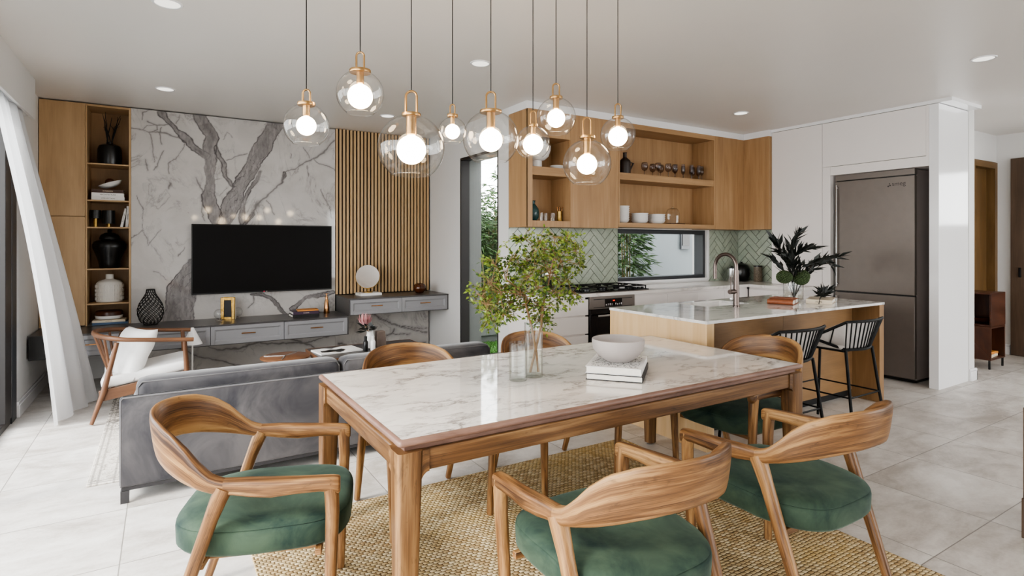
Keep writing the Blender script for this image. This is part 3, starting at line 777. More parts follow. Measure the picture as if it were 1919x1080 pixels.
# fridge
FX = 6.34
t = thing('fridge', 'tall stainless steel fridge freezer in the white surround', 'fridge', (0, 0, 0))
panel_box('body', 'fridge_side', t, (FX + .055, 6.9, 2.677, 3.449, .03, 2.14))
panel_box('top_cap', 'steel', t, (FX + .003, FX + .055, 2.673, 3.453, 2.088, 2.147))
u = panel_box('fridge_door', 'steel', t, (FX, FX + .05, 2.673, 3.453, .88, 2.078), bevel=.004)
l = panel_box('freezer_door', 'steel', t, (FX, FX + .05, 2.673, 3.453, .045, .866), bevel=.004)
panel_box('gasket', 'black', t, (FX + .02, FX + .056, 2.68, 3.446, .04, 2.1))
panel_box('foot_grille', 'black', t, (FX + .06, 6.88, 2.69, 3.44, 0, .032))
def handle(p, z0, z1):
    mb = MB(); mb.tube([(FX - .035, 3.42, z0), (FX - .035, 3.42, z1)], .009, 10)
    for z in (z0 + .03, z1 - .03): mb.tube([(FX - .035, 3.42, z), (FX + .002, 3.42, z)], .013, 10)
    mb.build('handle', M['steel_light'], p)
handle(u, .93, 2.04); handle(l, .32, .83)
text_mesh('smeg', .062, M['logo_grey'], 'lettering', u, (FX - .0012, 2.815, 2.005), (PI / 2, 0, -PI / 2), .0004)
mb = MB()
for y, z, r in ((2.895, 1.992, .008), (2.912, 1.985, .008), (2.900, 2.010, .006)): mb.lathe([(r, 0), (r, .001), (0, .001)], (FX - .0005, y, z), 12, R=Matrix.Rotation(-PI / 2, 4, 'Y'))
mb.build('logo_dots', M['logo_grey'], u)

# island
IX0, IX1, IY0, IY1, IZ = 3.09, 5.43, 2.53, 3.49, .878
t = thing('kitchen_island', 'oak kitchen island with thick end panels and recessed front', 'island', (0, 0, 0))
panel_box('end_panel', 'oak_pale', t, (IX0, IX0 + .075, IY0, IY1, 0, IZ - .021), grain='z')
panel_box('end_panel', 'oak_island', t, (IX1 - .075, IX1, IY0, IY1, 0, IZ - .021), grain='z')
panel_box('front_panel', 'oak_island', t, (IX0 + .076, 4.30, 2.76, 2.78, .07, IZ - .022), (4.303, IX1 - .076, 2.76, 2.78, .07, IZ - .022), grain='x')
panel_box('plinth', 'gap', t, (IX0 + .076, IX1 - .076, 2.80, 2.82, 0, .07))
panel_box('carcass', 'cab_white', t, (IX0 + .077, IX1 - .077, 2.783, 3.46, .07, .64))
panel_box('rear_door', 'cab_white', t, (IX0 + .078, 3.6, 3.461, 3.478, .1, IZ - .03))
panel_box('rear_door', 'cab_white', t, (3.603, 4.3, 3.461, 3.478, .1, IZ - .03))
panel_box('rear_door', 'cab_white', t, (4.303, IX1 - .078, 3.461, 3.478, .1, IZ - .03))
sx0, sx1, sy0, sy1 = 3.80, 4.34, 3.10, 3.42
mb = MB(); e = .004
mb.box(IX0 - e, IX1 + e, IY0 - e, sy0, IZ - .02, IZ).box(IX0 - e, IX1 + e, sy1, IY1 + e, IZ - .02, IZ).box(IX0 - e, sx0, sy0, sy1, IZ - .02, IZ).box(sx1, IX1 + e, sy0, sy1, IZ - .02, IZ)
tag(mb.build('worktop', M['marble_island']), 'white veined marble worktop on the kitchen island', 'worktop')
mb = MB(); w = .012
mb.box(sx0 - w, sx1 + w, sy0 - w, sy1 + w, .655, .667).box(sx0 - w, sx0, sy0 - w, sy1 + w, .667, .857).box(sx1, sx1 + w, sy0 - w, sy1 + w, .667, .857).box(sx0, sx1, sy0 - w, sy0, .667, .857).box(sx0, sx1, sy1, sy1 + w, .667, .857)
sk = tag(mb.build('sink', M['white_ceramic']), 'white undermounted sink in the island worktop', 'sink')
mb = MB(); mb.lathe([(.035, 0), (.033, .003), (.02, .002), (0, .002)], (4.07, 3.26, .667), 20); mb.build('drain', M['steel'], sk)
t = thing('mixer_tap', 'bronze grey gooseneck mixer tap standing on the island', 'tap', (4.021, 2.995, IZ), PI / 2)
mb = MB(); mb.lathe([(.030, 0), (.030, .006), (.024, .01), (.022, .30), (.0, .30)], (0, 0, 0), 20); mb.build('body', M['gunmetal'], t)
mb = MB(); A = [(0, 0, .28), (0, 0, .32)] + [(.105 - .105 * math.cos(a), 0, .325 + .105 * math.sin(a)) for a in [PI * k / 14 for k in range(15)]] + [(.21, 0, .22)]
mb.tube(A, .0155, 14); mb.build('spout', M['gunmetal'], t)
mb = MB(); mb.tube([(0, 0, .125), (.0, .085, .125)], .019, 14); mb.tube([(0, .07, .125), (.0, .07, .25)], .004, 8); mb.build('lever', M['gunmetal'], t)
BANDS= [[(0.327, 2.778, 0.053), (0.383, 2.627, 0.0608), (0.439, 2.505, 0.0637), (0.439, 2.353, 0.0611), (0.433, 2.212, 0.0509), (0.422, 2.059, 0.0356), (0.405, 1.931, 0.0584), (0.428, 1.83, 0.07), (0.462, 1.742, 0.0613), (0.484, 1.64, 0.0575), (0.507, 1.538, 0.0512)], [(-0.021, 2.761, 0.0318), (0.037, 2.664, 0.0221), (0.111, 2.585, 0.0198), (0.175, 2.53, 0.0348), (0.261, 2.438, 0.0351), (0.327, 2.381, 0.0378), (0.394, 2.336, 0.0457)], [(1.075, 2.781, 0.0833), (1.019, 2.628, 0.0695), (0.932, 2.433, 0.077), (0.859, 2.282, 0.0726), (0.787, 2.132, 0.063), (0.704, 1.997, 0.0651), (0.657, 1.851, 0.0805), (0.61, 1.759, 0.0775), (0.57, 1.655, 0.0618), (0.518, 1.538, 0.0513)], [(0.92, 2.193, 0.0133), (0.859, 2.031, 0.0185), (0.787, 1.922, 0.0184), (0.751, 1.816, 0.0183), (0.728, 1.711, 0.0261), (0.734, 1.541, 0.0327)], [(0.256, 1.203, 0.0376), (0.194, 1.03, 0.0686), (0.159, 0.894, 0.1056), (0.159, 0.795, 0.1143), (0.143, 0.709, 0.1303), (0.137, 0.61, 0.1488)], [(1.246, 0.655, 0.0191), (1.324, 0.705, 0.0274), (1.416, 0.755, 0.0235), (1.55, 0.797, 0.0195), (1.743, 0.83, 0.017)], [(0.847, 0.837, 0.0092), (0.932, 0.82, 0.0133), (1.031, 0.775, 0.0187), (1.106, 0.676, 0.0162), (1.17, 0.591, 0.0162)], [(0.496, 2.434, 0.0179), (0.53, 2.296, 0.0167), (0.587, 2.145, 0.0168), (0.645, 2.032, 0.0169)], [(1.182, 2.197, 0.019), (1.138, 2.099, 0.0135)], [(0.835, 1.74, 0.0184), (0.769, 1.633, 0.0157), (0.716, 1.554, 0.013)]]
THIN= [([(1.743, 2.63), (1.646, 2.508), (1.496, 2.398), (1.403, 2.322), (1.259, 2.256), (1.182, 2.197), (1.138, 2.099), (1.019, 1.959), (0.92, 1.848), (0.835, 1.74), (0.763, 1.62)], 0.0077), ([(-0.265, 2.552), (-0.169, 2.544), (-0.098, 2.537), (0.005, 2.531), (0.143, 2.514)], 0.0045), ([(-0.129, 2.651), (-0.067, 2.609), (0.037, 2.621)], 0.0052), ([(0.185, 2.456), (0.111, 2.325), (0.047, 2.21), (0.052, 2.124)], 0.0039), ([(0.576, 2.286), (0.68, 2.34), (0.799, 2.376)], 0.0039), ([(-0.164, 2.267), (-0.139, 2.136)], 0.0052), ([(0.005, 2.354), (-0.026, 2.253), (-0.088, 2.139)], 0.0039), ([(1.496, 2.391), (1.564, 2.347), (1.66, 2.333), (1.743, 2.29)], 0.0052), ([(-0.124, 2.536), (-0.098, 2.345), (-0.078, 2.231)], 0.0039), ([(0.311, 2.077), (0.349, 1.953), (0.355, 1.777), (0.372, 1.625)], 0.0052), ([(1.39, 2.514), (1.443, 2.394)], 0.0039), ([(-0.169, 2.562), (-0.139, 2.601), (-0.057, 2.616), (-0.047, 2.557), (-0.119, 2.534), (-0.18, 2.549)], 0.0039), ([(-0.24, 1.865), (-0.2, 1.758), (-0.18, 1.566)], 0.0026), ([(-0.016, 2.584), (-0.031, 2.509), (-0.016, 2.425)], 0.0039), ([(0.53, 1.924), (0.599, 2.004)], 0.0032), ([(0.462, 2.086), (0.553, 2.098)], 0.0026), ([(0.981, 1.871), (1.081, 1.74)], 0.0039), ([(1.443, 2.283), (1.456, 2.173)], 0.0026), ([(1.591, 2.013), (1.673, 1.848), (1.715, 1.708)], 0.0032), ([(0.132, 2.761), (0.1, 2.658)], 0.0039), ([(-0.18, 2.663), (-0.169, 2.737), (-0.098, 2.77)], 0.0026), ([(0.859, 0.81), (0.847, 0.731), (0.787, 0.682)], 0.0039), ([(-0.27, 1.427), (-0.18, 1.56), (-0.149, 1.391)], 0.0026), ([(-0.149, 1.391), (-0.036, 1.562)], 0.0026), ([(-0.098, 1.124), (-0.026, 1.086), (0.047, 0.998)], 0.0026), ([(0.196, 1.354), (0.143, 1.267)], 0.0026), ([(0.261, 0.827), (0.283, 0.738), (0.251, 0.664)], 0.0039), ([(0.068, 2.026), (0.047, 1.963)], 0.0052), ([(0.553, 2.516), (0.587, 2.597), (0.645, 2.564)], 0.0026), ([(1.234, 2.432), (1.227, 2.39)], 0.0026)]
CL= [(1.644, 2.261, 1.429), (1.704, 2.227, 1.422), (1.803, 2.303, 1.357), (1.541, 2.24, 1.403), (1.619, 2.217, 1.344), (1.49, 2.304, 1.424), (1.705, 2.439, 1.347), (1.904, 2.408, 1.288), (1.786, 2.399, 1.277), (1.61, 2.258, 1.246), (1.777, 2.34, 1.202), (1.759, 2.272, 1.152), (1.62, 2.245, 1.161), (1.526, 2.228, 1.187), (1.49, 2.256, 1.237), (1.547, 2.441, 1.289), (1.499, 2.416, 1.323), (1.578, 2.41, 1.308), (1.441, 2.408, 1.252), (1.298, 2.25, 1.3), (1.287, 2.281, 1.218), (1.296, 2.363, 1.174), (1.415, 2.39, 1.18), (1.503, 2.422, 1.188), (1.407, 2.429, 1.125), (1.238, 2.223, 1.122), (1.442, 2.358, 1.103), (1.546, 2.375, 1.117), (1.572, 2.332, 1.077), (1.576, 2.246, 1.101), (1.317, 2.323, 1.043), (1.33, 2.223, 1.073), (1.484, 2.443, 1.061), (1.678, 2.425, 1.034), (1.611, 2.342, 1.015), (1.452, 2.278, 1.161), (1.793, 2.436, 1.105), (1.577, 2.349, 1.27), (1.83, 2.429, 1.361), (1.708, 2.42, 1.292), (1.307, 2.332, 1.075), (1.26, 2.308, 1.153), (1.581, 2.356, 1.363)]
# ------------------------------------------------------------------ TV wall
def slab(name, x0, x1, z0, z1, step, with_veins):
    nx = int((x1 - x0) / step) + 1; nz = int((z1 - z0) / step) + 1
    xs = np.linspace(x0, x1, nx); zs = np.linspace(z0, z1, nz)
    X, Z = np.meshgrid(xs, zs); X = X.ravel(); Z = Z.ravel()
    rng = np.random.default_rng(3)
    def vnoise(sx, sz, amp, seed):
        r = np.random.default_rng(seed).random((64, 64))
        u = (X + 5) * sx; v = (Z + 5) * sz
        i = np.floor(u).astype(int); j = np.floor(v).astype(int); fu = u - i; fv = v - j
        fu = fu * fu * (3 - 2 * fu); fv = fv * fv * (3 - 2 * fv)
        g = lambda a, b_: r[a % 64, b_ % 64]
        return amp * ((g(i, j) * (1 - fu) + g(i + 1, j) * fu) * (1 - fv) + (g(i, j + 1) * (1 - fu) + g(i + 1, j + 1) * fu) * fv - .5)
    wx = X + vnoise(7, 7, .05, 1) + vnoise(24, 24, .016, 2) + vnoise(60, 60, .008, 7)
    wz = Z + vnoise(7, 7, .05, 3) + vnoise(24, 24, .016, 4) + vnoise(60, 60, .008, 8)
    grey = np.zeros_like(X); dark = np.zeros_like(X)
    def seg(pts):
        best = np.full_like(X, 9.0); wid = np.zeros_like(X)
        for a, b_ in zip(pts[:-1], pts[1:]):
            ax, az = a[0], a[1]; dx, dz = b_[0] - ax, b_[1] - az; L2 = dx * dx + dz * dz + 1e-9
            t_ = np.clip(((wx - ax) * dx + (wz - az) * dz) / L2, 0, 1)
            d = np.hypot(wx - ax - t_ * dx, wz - az - t_ * dz)
            k = d < best; best = np.where(k, d, best)
            if len(a) > 2: wid = np.where(k, a[2] + (b_[2] - a[2]) * t_, wid)
        return best, wid
    fil = np.abs(vnoise(30, 5, 1, 5) + vnoise(70, 9, .6, 6))
    for pts in BANDS if with_veins else []:
        d, w = seg(pts); q = d / w
        inside = np.clip((1.08 - q) * w / .006, 0, 1)
        grey = np.maximum(grey, inside * .92)
        edge = np.exp(-((d - w) / .0058) ** 2) * np.clip(vnoise(5, 5, 2.4, 11) + .75, 0, 1)
        q2 = np.abs(np.sin(q * 5.2 + vnoise(8, 8, 7, 21) + vnoise(30, 30, 1.5, 22)))
        st = inside * np.clip(1 - q2 / .22, 0, 1) * np.clip(vnoise(3.3, 3.3, 2.6, 12) + .5, 0, 1)
        core = inside * np.clip(1 - q, 0, 1) * np.clip(vnoise(12, 3, 1.2, 13) + .1, 0, 1)
        dark = np.maximum(dark, np.maximum(edge * .95, np.maximum(st * .75, core * .75)))
    for pts, w in THIN if with_veins else []:
        d, _ = seg(pts)
        k = np.exp(-(d / (w * (.7 + .8 * np.clip(vnoise(7, 7, 1.6, 15) + .5, 0, 1)))) ** 2)
        dark = np.maximum(dark, k * .62); grey = np.maximum(grey, np.exp(-(d / (w * 3.5)) ** 2) * .3)
    if not with_veins:
        for pts, w in THIN2:
            d, _ = seg(pts); dark = np.maximum(dark, np.exp(-(d / w) ** 2) * .8); grey = np.maximum(grey, np.exp(-(d / (w * 5)) ** 2) * .45)
    me = bpy.data.meshes.new(name)
    V = np.stack([X, np.full_like(X, YT), Z], 1)
    idx = np.arange(nx * nz).reshape(nz, nx)
    Fq = np.stack([idx[:-1, :-1], idx[:-1, 1:], idx[1:, 1:], idx[1:, :-1]], -1).reshape(-1, 4)
    n0 = len(V)
    back = np.array([[x0, YT + .03, z0], [x1, YT + .03, z0], [x1, YT + .03, z1], [x0, YT + .03, z1]])
    V = np.vstack([V, back]); c = [idx[0, 0], idx[0, -1], idx[-1, -1], idx[-1, 0]]
    faces = Fq.tolist() + [[n0 + 1, n0, n0 + 3, n0 + 2]]
    for q in range(4): faces.append([int(c[q]), n0 + q, n0 + (q + 1) % 4, int(c[(q + 1) % 4])])
    me.from_pydata(V.tolist(), [], faces)
    at = me.color_attributes.new('vein', 'FLOAT_COLOR', 'POINT')
    C = np.zeros((len(V), 4), dtype=np.float32); C[:n0, 0] = grey; C[:n0, 1] = np.clip(dark, 0, 1); C[:, 3] = 1
    at.data.foreach_set('color', C.ravel())
    me.materials.append(M['slab'])
    o = bpy.data.objects.new(name, me); COL.objects.link(o); return o
THIN2 = [([(2.15, .57), (2.35, .44), (2.62, .34), (2.94, .25)], .007), ([(2.5, .39), (2.75, .33), (2.94, .30)], .004), ([(1.76, .47), (1.95, .55), (2.02, .58)], .01),
         ([(1.9, .05), (2.2, .2), (2.45, .27), (2.7, .25)], .006), ([(1.78, .2), (2.0, .14), (2.3, .1), (2.9, .12)], .01), ([(2.45, .27), (2.47, .33)], .009)]
THIN += [([(.3, .36), (.55, .22), (.9, .3), (1.4, .25), (1.75, .3)], .007), ([(.1, .3), (.5, .12), (.8, .02)], .006), ([(1.2, .34), (1.5, .2), (1.7, .05)], .008)]
o = slab('marble_panel', -.273, 1.751, 0, ZC - .012, .0052, True)
tag(o, 'tall white marble wall panel with bold grey veins behind the television', 'wall panel')
o = slab('marble_panel', 1.753, 2.955, 0, .588, .012, False)
tag(o, 'low marble wall panel below the slatted panel and raised console', 'wall panel')
mb = MB(); mb.box(-.27, 2.955, YT + .031, 7.249, 0, ZC - .005); struct(mb.build('trim_9', M['gap']))
# slatted oak panel
t = thing('slat_panel', 'vertical oak slat wall panel right of the television', 'wall panel', (0, 0, 0))
panel_box('backing', 'gap', t, (1.755, 2.972, YT + .012, YT + .03, .79, ZC - .004))
mb = MB(); n = 28; pit = (2.972 - 1.757) / n
for k in range(n): mb.box(1.757 + k * pit, 1.757 + k * pit + .0255, YT - .012, YT + .012, .79, ZC - .004, 'z')
mb.build('slats', M['slat'], t, bevel=.0015)
# tall oak cabinet with open niche column
t = thing('display_cabinet', 'floor to ceiling oak cabinet with a column of open niches left of the marble', 'cabinet', (0, 0, 0))
Zc2 = ZC - .012
panel_box('door', 'oak_gold', t, (-.995, -.645, YT, YT + .02, 1.664, Zc2), grain='z')
panel_box('door', 'oak_gold', t, (-.995, -.645, YT, YT + .02, .60, 1.658), grain='z')
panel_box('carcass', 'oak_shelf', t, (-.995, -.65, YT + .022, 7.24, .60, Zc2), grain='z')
panel_box('side_panel', 'oak_gold', t, (-.643, -.630, YT, 7.24, .592, Zc2), grain='z')
panel_box('side_panel', 'oak_gold', t, (-.293, -.275, YT - .004, 7.24, .592, Zc2), grain='z')
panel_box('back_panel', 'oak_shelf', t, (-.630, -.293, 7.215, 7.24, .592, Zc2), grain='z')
panel_box('top_panel', 'oak_gold', t, (-.630, -.293, YT + .002, 7.215, Zc2 - .02, Zc2), grain='x')
for z in (2.189, 1.828, 1.562, 1.151, .808):
    panel_box('shelf', 'oak_gold', t, (-.630, -.293, YT + .002, 7.215, z - .014, z), grain='x')
# floating consoles
CF = 6.30
def console(name, label, x0, x1, z0, z1, splits, ends=True):
    t = thing(name, label, 'console', (0, 0, 0))
    panel_box('top', 'console_dark', t, (x0, x1, CF - .004, YT - .003, z1 - .016, z1))
    panel_box('side_panel', 'console_dark', t, (x0, x0 + .014, CF, YT - .003, z0, z1 - .016))
    panel_box('side_panel', 'console_dark', t, (x1 - .014, x1, CF, YT - .003, z0, z1 - .016))
    panel_box('carcass', 'gap', t, (x0 + .014, x1 - .014, CF + .03, YT - .003, z0, z1 - .016))
    panel_box('bottom', 'console_dark', t, (x0 + .014, x1 - .014, CF, CF + .03, z0, z0 + .006))
    xs = [x0 + .014] + splits + [x1 - .014]
    for a, b_ in zip(xs[:-1], xs[1:]):
        a += .002; b_ -= .002; lo, hi = z0 + .008, z1 - .018
        mb = MB(); fw = .034
        mb.box(a, b_, CF + .012, CF + .028, lo, hi)
        for q in ((a, a + fw, lo, hi), (b_ - fw, b_, lo, hi), (a + fw, b_ - fw, lo, lo + fw), (a + fw, b_ - fw, hi - fw, hi)): mb.box(q[0], q[1], CF, CF + .012, q[2], q[3])
        # raised inner moulding
        A = [(a + fw, lo + fw), (b_ - fw, lo + fw), (b_ - fw, hi - fw), (a + fw, hi - fw)]; s_ = .014
        B_ = [(a + fw + s_, lo + fw + s_), (b_ - fw - s_, lo + fw + s_), (b_ - fw - s_, hi - fw - s_), (a + fw + s_, hi - fw - s_)]
        for q in range(4):
            p0, p1, q0, q1 = A[q], A[(q + 1) % 4], B_[q], B_[(q + 1) % 4]
            mb.quad([(p0[0], CF, p0[1]), (p1[0], CF, p1[1]), (q1[0], CF + .0115, q1[1]), (q0[0], CF + .0115, q0[1])])
        d = mb.build('drawer', M['drawer_grey'], t, bevel=.0015)
        mb = MB(); cx = (a + b_) / 2; cz = (lo + hi) / 2 + .008
        mb.tube([(cx - .065, CF - .012, cz), (cx + .065, CF - .012, cz)], .0055, 8)
        for s2 in (-.045, .045): mb.tube([(cx + s2, CF - .012, cz), (cx + s2, CF + .013, cz)], .004, 8)
        mb.build('handle', M['copper'], d)
    return t
console('media_console', 'long low floating grey console with charcoal top under the television', -.80, 1.756, .386, .592, [-.30, .397, 1.081])
console('media_console', 'shorter raised floating grey console in front of the slatted panel', 1.759, 2.974, .592, .782, [2.376])
t = thing('console_filler', 'black end cabinet between the floating console and the left wall', 'cabinet', (0, 0, 0))
panel_box('box', 'black', t, (-.985, -.803, CF + .01, YT - .003, .388, .592)); panel_box('lid', 'console_dark', t, (-.985, -.803, CF + .005, YT - .003, .5925, .598))
# television
t = thing('television', 'large black flat television mounted on the marble panel', 'television', (0, 0, 0))
panel_box('casing', 'black', t, (.254, 1.697, 6.802, 6.852, .858, 1.605), bevel=.004)
panel_box('screen', 'screen', t, (.264, 1.687, 6.8005, 6.803, .872, 1.595), bevel=0)
panel_box('wall_bracket', 'black', t, (.6, 1.35, 6.852, YT - .001, 1.05, 1.45))
mb = MB(); mb.lathe([(.007, 0), (.007, .001), (0, .001)], (.957, 6.8015, .8655), 14, R=Matrix.Rotation(PI / 2, 4, 'X')); mb.build('logo_disc', M['logo_red'], t)
text_mesh('LG', .014, M['logo_white'], 'lettering', t, (.982, 6.8005, .8655), (PI / 2, 0, 0), .0005)

# ---- objects in the niches
def lathe_obj(name, mat, prof, loc, label=None, cat=None, group=None, seg=28, parent=None, solid=0, sharp=40):
    mb = MB(); mb.lathe(prof, (0, 0, 0), seg, cap=not solid)
    o = mb.build(name, M[mat], parent, loc=loc, solid=solid, sharp=sharp)
    if label: tag(o, label, cat, group)
    return o
def arc(r0, z0, r1, z1, n=6, bul=1):
    return [(r0 + (r1 - r0) * (math.sin(q * PI / 2 / n) if bul else 1 - math.cos(q * PI / 2 / n)), z0 + (z1 - z0) * (1 - math.cos(q * PI / 2 / n) if bul else math.sin(q * PI / 2 / n))) for q in range(n + 1)]
NX, NY = -.461, 7.03
t = thing('twig_vase', 'round-shouldered black vase holding bare black twigs in the top niche', 'vase', (NX, NY, 2.189))
lathe_obj('vase_body', 'black_ceramic', [(.085, 0), (.098, .01), (.104, .06), (.102, .16), (.09, .195), (.06, .212), (.03, .216), (.028, .235), (.022, .235), (.022, .2)], (0, 0, 0), parent=t)
random.seed(8); mb = MB()
for k in range(7):
    a = random.uniform(0, 2 * PI); p = Vector((.008 * math.cos(a), .008 * math.sin(a), .19)); pts = [p.copy()]
    d = Vector((math.cos(a) * .22, math.sin(a) * .18, 1))
    for j in range(6):
        p = p + d.normalized() * random.uniform(.048, .066); d += Vector((random.uniform(-.35, .35), random.uniform(-.3, .3), .15)); pts.append(p.copy())
    mb.tube(pts, [.006, .006, .005, .005, .004, .003, .002], 6)
    mb.tube([pts[3], pts[3] + Vector((random.uniform(-.04, .04), random.uniform(-.03, .03), .03)), pts[3] + Vector((random.uniform(-.05, .05), 0, .06))], [.004, .003, .002], 5)
mb.build('twigs', M['blacktwig'], t)
def book(name, label, loc, w, d, h, cover, rz=0, spine='f', group=None, pages='paper', text=None, tcol='ink', tsize=None):
    """closed book lying flat: x width, y depth, z thickness"""
    t = thing(name, label, 'book', loc, rz, group)
    c = MB(); e = .003
    c.box(-w / 2, w / 2, -d / 2, d / 2, 0, e).box(-w / 2, w / 2, -d / 2, d / 2, h - e, h)
    P = {'f': (-w / 2, w / 2, -d / 2, -d / 2 + e), 'k': (-w / 2, w / 2, d / 2 - e, d / 2), 'l': (-w / 2, -w / 2 + e, -d / 2, d / 2), 'r': (w / 2 - e, w / 2, -d / 2, d / 2)}[spine]
    c.box(*P, e, h - e); c.build('cover', M[cover], t, bevel=.0008)
    g = .005; pb = [-w / 2 + g, w / 2 - g, -d / 2 + g, d / 2 - g]
    i = {'l': 0, 'r': 1, 'f': 2, 'k': 3}[spine]; pb[i] += (-g + e) * (1 if i in (0, 2) else -1)
    p = MB(); p.box(*pb, e, h - e); p.build('pages', M[pages], t)
    if text:
        o = text_mesh(text, tsize or h * .5, M[tcol], 'title', t, (0, 0, 0), (0, 0, 0), .0003)
        if spine == 'f': o.location = (0, -d / 2 - .0004, h / 2); o.rotation_euler = (PI / 2, 0, 0)
        if spine == 'l': o.location = (-w / 2 - .0004, 0, h / 2); o.rotation_euler = (PI / 2, 0, -PI / 2)
        if spine == 'r': o.location = (w / 2 + .0004, 0, h / 2); o.rotation_euler = (PI / 2, 0, PI / 2)
    return t
g = 'books stacked in the second niche'
book('book', 'white book at the bottom of the stack in the second niche', (-.465, 7.0, 1.829), .27, .2, .036, 'cover_white', .0, 'f', g, text='COLLECTION', tcol='grey_ink')
book('book', 'white book with dark lettering in the middle of the second-niche stack', (-.468, 6.998, 1.8655), .265, .2, .036, 'cover_white', .01, 'f', g, text='ARCHITECTURE', tcol='ink')
book('book', 'dark brown book on top of the stack in the second niche', (-.468, 7.0, 1.902), .26, .2, .034, 'cover_brown', .0, 'f', g, text='INTERIORS', tcol='cover_cream')
t = thing('shell_dish', 'tilted white oval dish cradling a bronze ball on the niche books', 'dish', (-.445, 7.0, 1.937))
mb = MB(); Rm = Matrix.Rotation(math.radians(-20), 4, 'Y')
mb.lathe([(0, 0), (.05, .004), (.085, .02), (.105, .045), (.10, .048), (.08, .026), (.045, .010), (0, .007)], (.004, 0, .028), 28, R=Rm); mb.build('bowl', M['white_ceramic'], t)
mb = MB(); mb.sphere((-.012, -.012, .078), .042, 20); mb.build('ball', M['amber'], t)
def candle(label, x, w, h, gh):
    t = thing('candle_holder', label, 'candle holder', (x, 7.0, 1.563), 0)
    lathe_obj('shade', 'black', [(w / 2, gh), (w / 2, h), (w / 2 - .004, h), (w / 2 - .004, gh)], (0, 0, 0), parent=t)
    lathe_obj('stem', 'gold', [(.02, 0), (.02, gh + .01), (0, gh + .01)], (0, 0, 0), parent=t)
    lathe_obj('sleeve', 'black', [(w / 2 - .004, .0), (w / 2 - .002, gh + .001), (w / 2 - .03, gh + .001), (w / 2 - .03, .0)], (0, .03, 0), parent=t) if False else None
candle('black and gold cylinder lamp, the left of the pair in the third niche', -.575, .095, .168, .085)
candle('black cylinder lamp with a short gold foot, right of the pair in the third niche', -.468, .11, .168, .035)
def upright(name, label, x, lean, th, h, d, cover, text):
    t = thing(name, label, 'book', (x, 7.0, 1.5635)); t.rotation_euler = (0, lean, 0)
    c = MB(); c.box(0, th, -d / 2, -d / 2 + .003, 0, h).box(0, .003, -d / 2, d / 2, 0, h).box(th - .003, th, -d / 2, d / 2, 0, h); c.build('cover', M[cover], t)
    p = MB(); p.box(.003, th - .003, -d / 2 + .003, d / 2 - .004, .004, h - .004); p.build('pages', M['paper'], t)
    text_mesh(text, th * .55, M['ink'], 'title', t, (th / 2, -d / 2 - .0005, h * .5), (PI / 2, PI / 2, 0), .0003)
upright('book', 'white book leaning at a slant in the third niche', -.372, .20, .027, .195, .15, 'cover_white', 'ART & HOME')
upright('book', 'white book standing upright at the right end of the third niche', -.328, .06, .030, .215, .15, 'cover_white', 'DESIGN')
t = thing('ginger_jar', 'large black lidded ginger jar in the fourth niche', 'jar', (NX, NY, 1.152))
lathe_obj('jar_body', 'black_ceramic', [(.082, 0), (.088, .012), (.092, .06), (.115, .14), (.143, .20), (.145, .235), (.128, .265), (.09, .282), (.07, .286), (.07, .29)], (0, 0, 0), parent=t, seg=36)
lathe_obj('lid', 'black_ceramic', [(.085, .287), (.09, .292), (.085, .312), (.072, .335), (.045, .352), (.016, .358), (.014, .366), (.024, .374), (.016, .388), (0, .394)], (0, 0, 0), parent=t, seg=32)
t = thing('patterned_jar', 'cream bottle jar with rows of embossed squares in the fifth niche', 'jar', (NX, NY, .809))
lathe_obj('jar_body', 'parchment', [(.108, 0), (.115, .008), (.117, .16), (.112, .19), (.09, .212), (.045, .226), (.034, .232), (.034, .276), (.028, .278), (.028, .23)], (0, 0, 0), parent=t, seg=36)
mb = MB()
for r in range(4):
    for k in range(18):
        a = 2 * PI * k / 18; z = .02 + r * .042
        Rm = Matrix.Rotation(a, 4, 'Z')
        for (u0, u1, v0, v1) in ((-.013, .013, .024, .030), (-.013, .013, 0, .006), (-.013, -.008, .006, .024), (.008, .013, .006, .024)):
            mb.box(.1155, .1205, u0, u1, z + v0, z + v1, R=Rm)
mb.build('relief', M['parchment'], t)
g = 'books under the lidded bowl'
book('book', 'dark blue book lowest in the bottom niche', (-.452, 6.98, .593), .29, .2, .022, 'cover_blue', .05, 'f', g)
book('book', 'pale book with a black title under the lidded bowl', (-.455, 6.98, .6155), .27, .2, .022, 'cover_cream', -.03, 'f', g, text='INTERIORS', tcol='ink')
t = thing('lidded_bowl', 'low white bowl with a dark wooden lid in the bottom niche', 'bowl', (-.462, 6.98, .638))
lathe_obj('bowl_body', 'white_ceramic', [(.09, 0), (.112, .012), (.118, .04), (.11, .04), (.10, .012)], (0, 0, 0), parent=t)
lathe_obj('lid', 'rosewood', [(.112, .041), (.118, .045), (.116, .075), (.105, .086), (0, .088)], (0, 0, 0), parent=t)
# ---- objects on the consoles
t = thing('lattice_vase', 'black openwork lattice vase on the console beside the oak cabinet', 'vase', (-.105, 6.67, .592))
H = .35
def vr(z): 
    q = z / H
    return np.interp(q, [0, .03, .12, .3, .45, .6, .75, .88, 1], [.06, .065, .092, .112, .113, .098, .068, .043, .035])
mb = MB()
for s_ in (-1, 1):
    for k in range(14):
        pts = []
        for j in range(27):
            z = H * j / 26; a = 2 * PI * k / 14 + s_ * 2 * PI * 4.6 / 14 * (j / 26) * 1.5
            pts.append((vr(z) * math.cos(a), vr(z) * math.sin(a), z))
        mb.tube(pts, .0032, 5)
for z in (.004, H): 
    mb.tube([(vr(z) * math.cos(2 * PI * k / 24), vr(z) * math.sin(2 * PI * k / 24), z) for k in range(25)], .0045, 6)
mb.build('lattice', M['black'], t); lathe_obj('base', 'black', [(.06, 0), (.06, .006), (0, .006)], (0, 0, 0), parent=t)
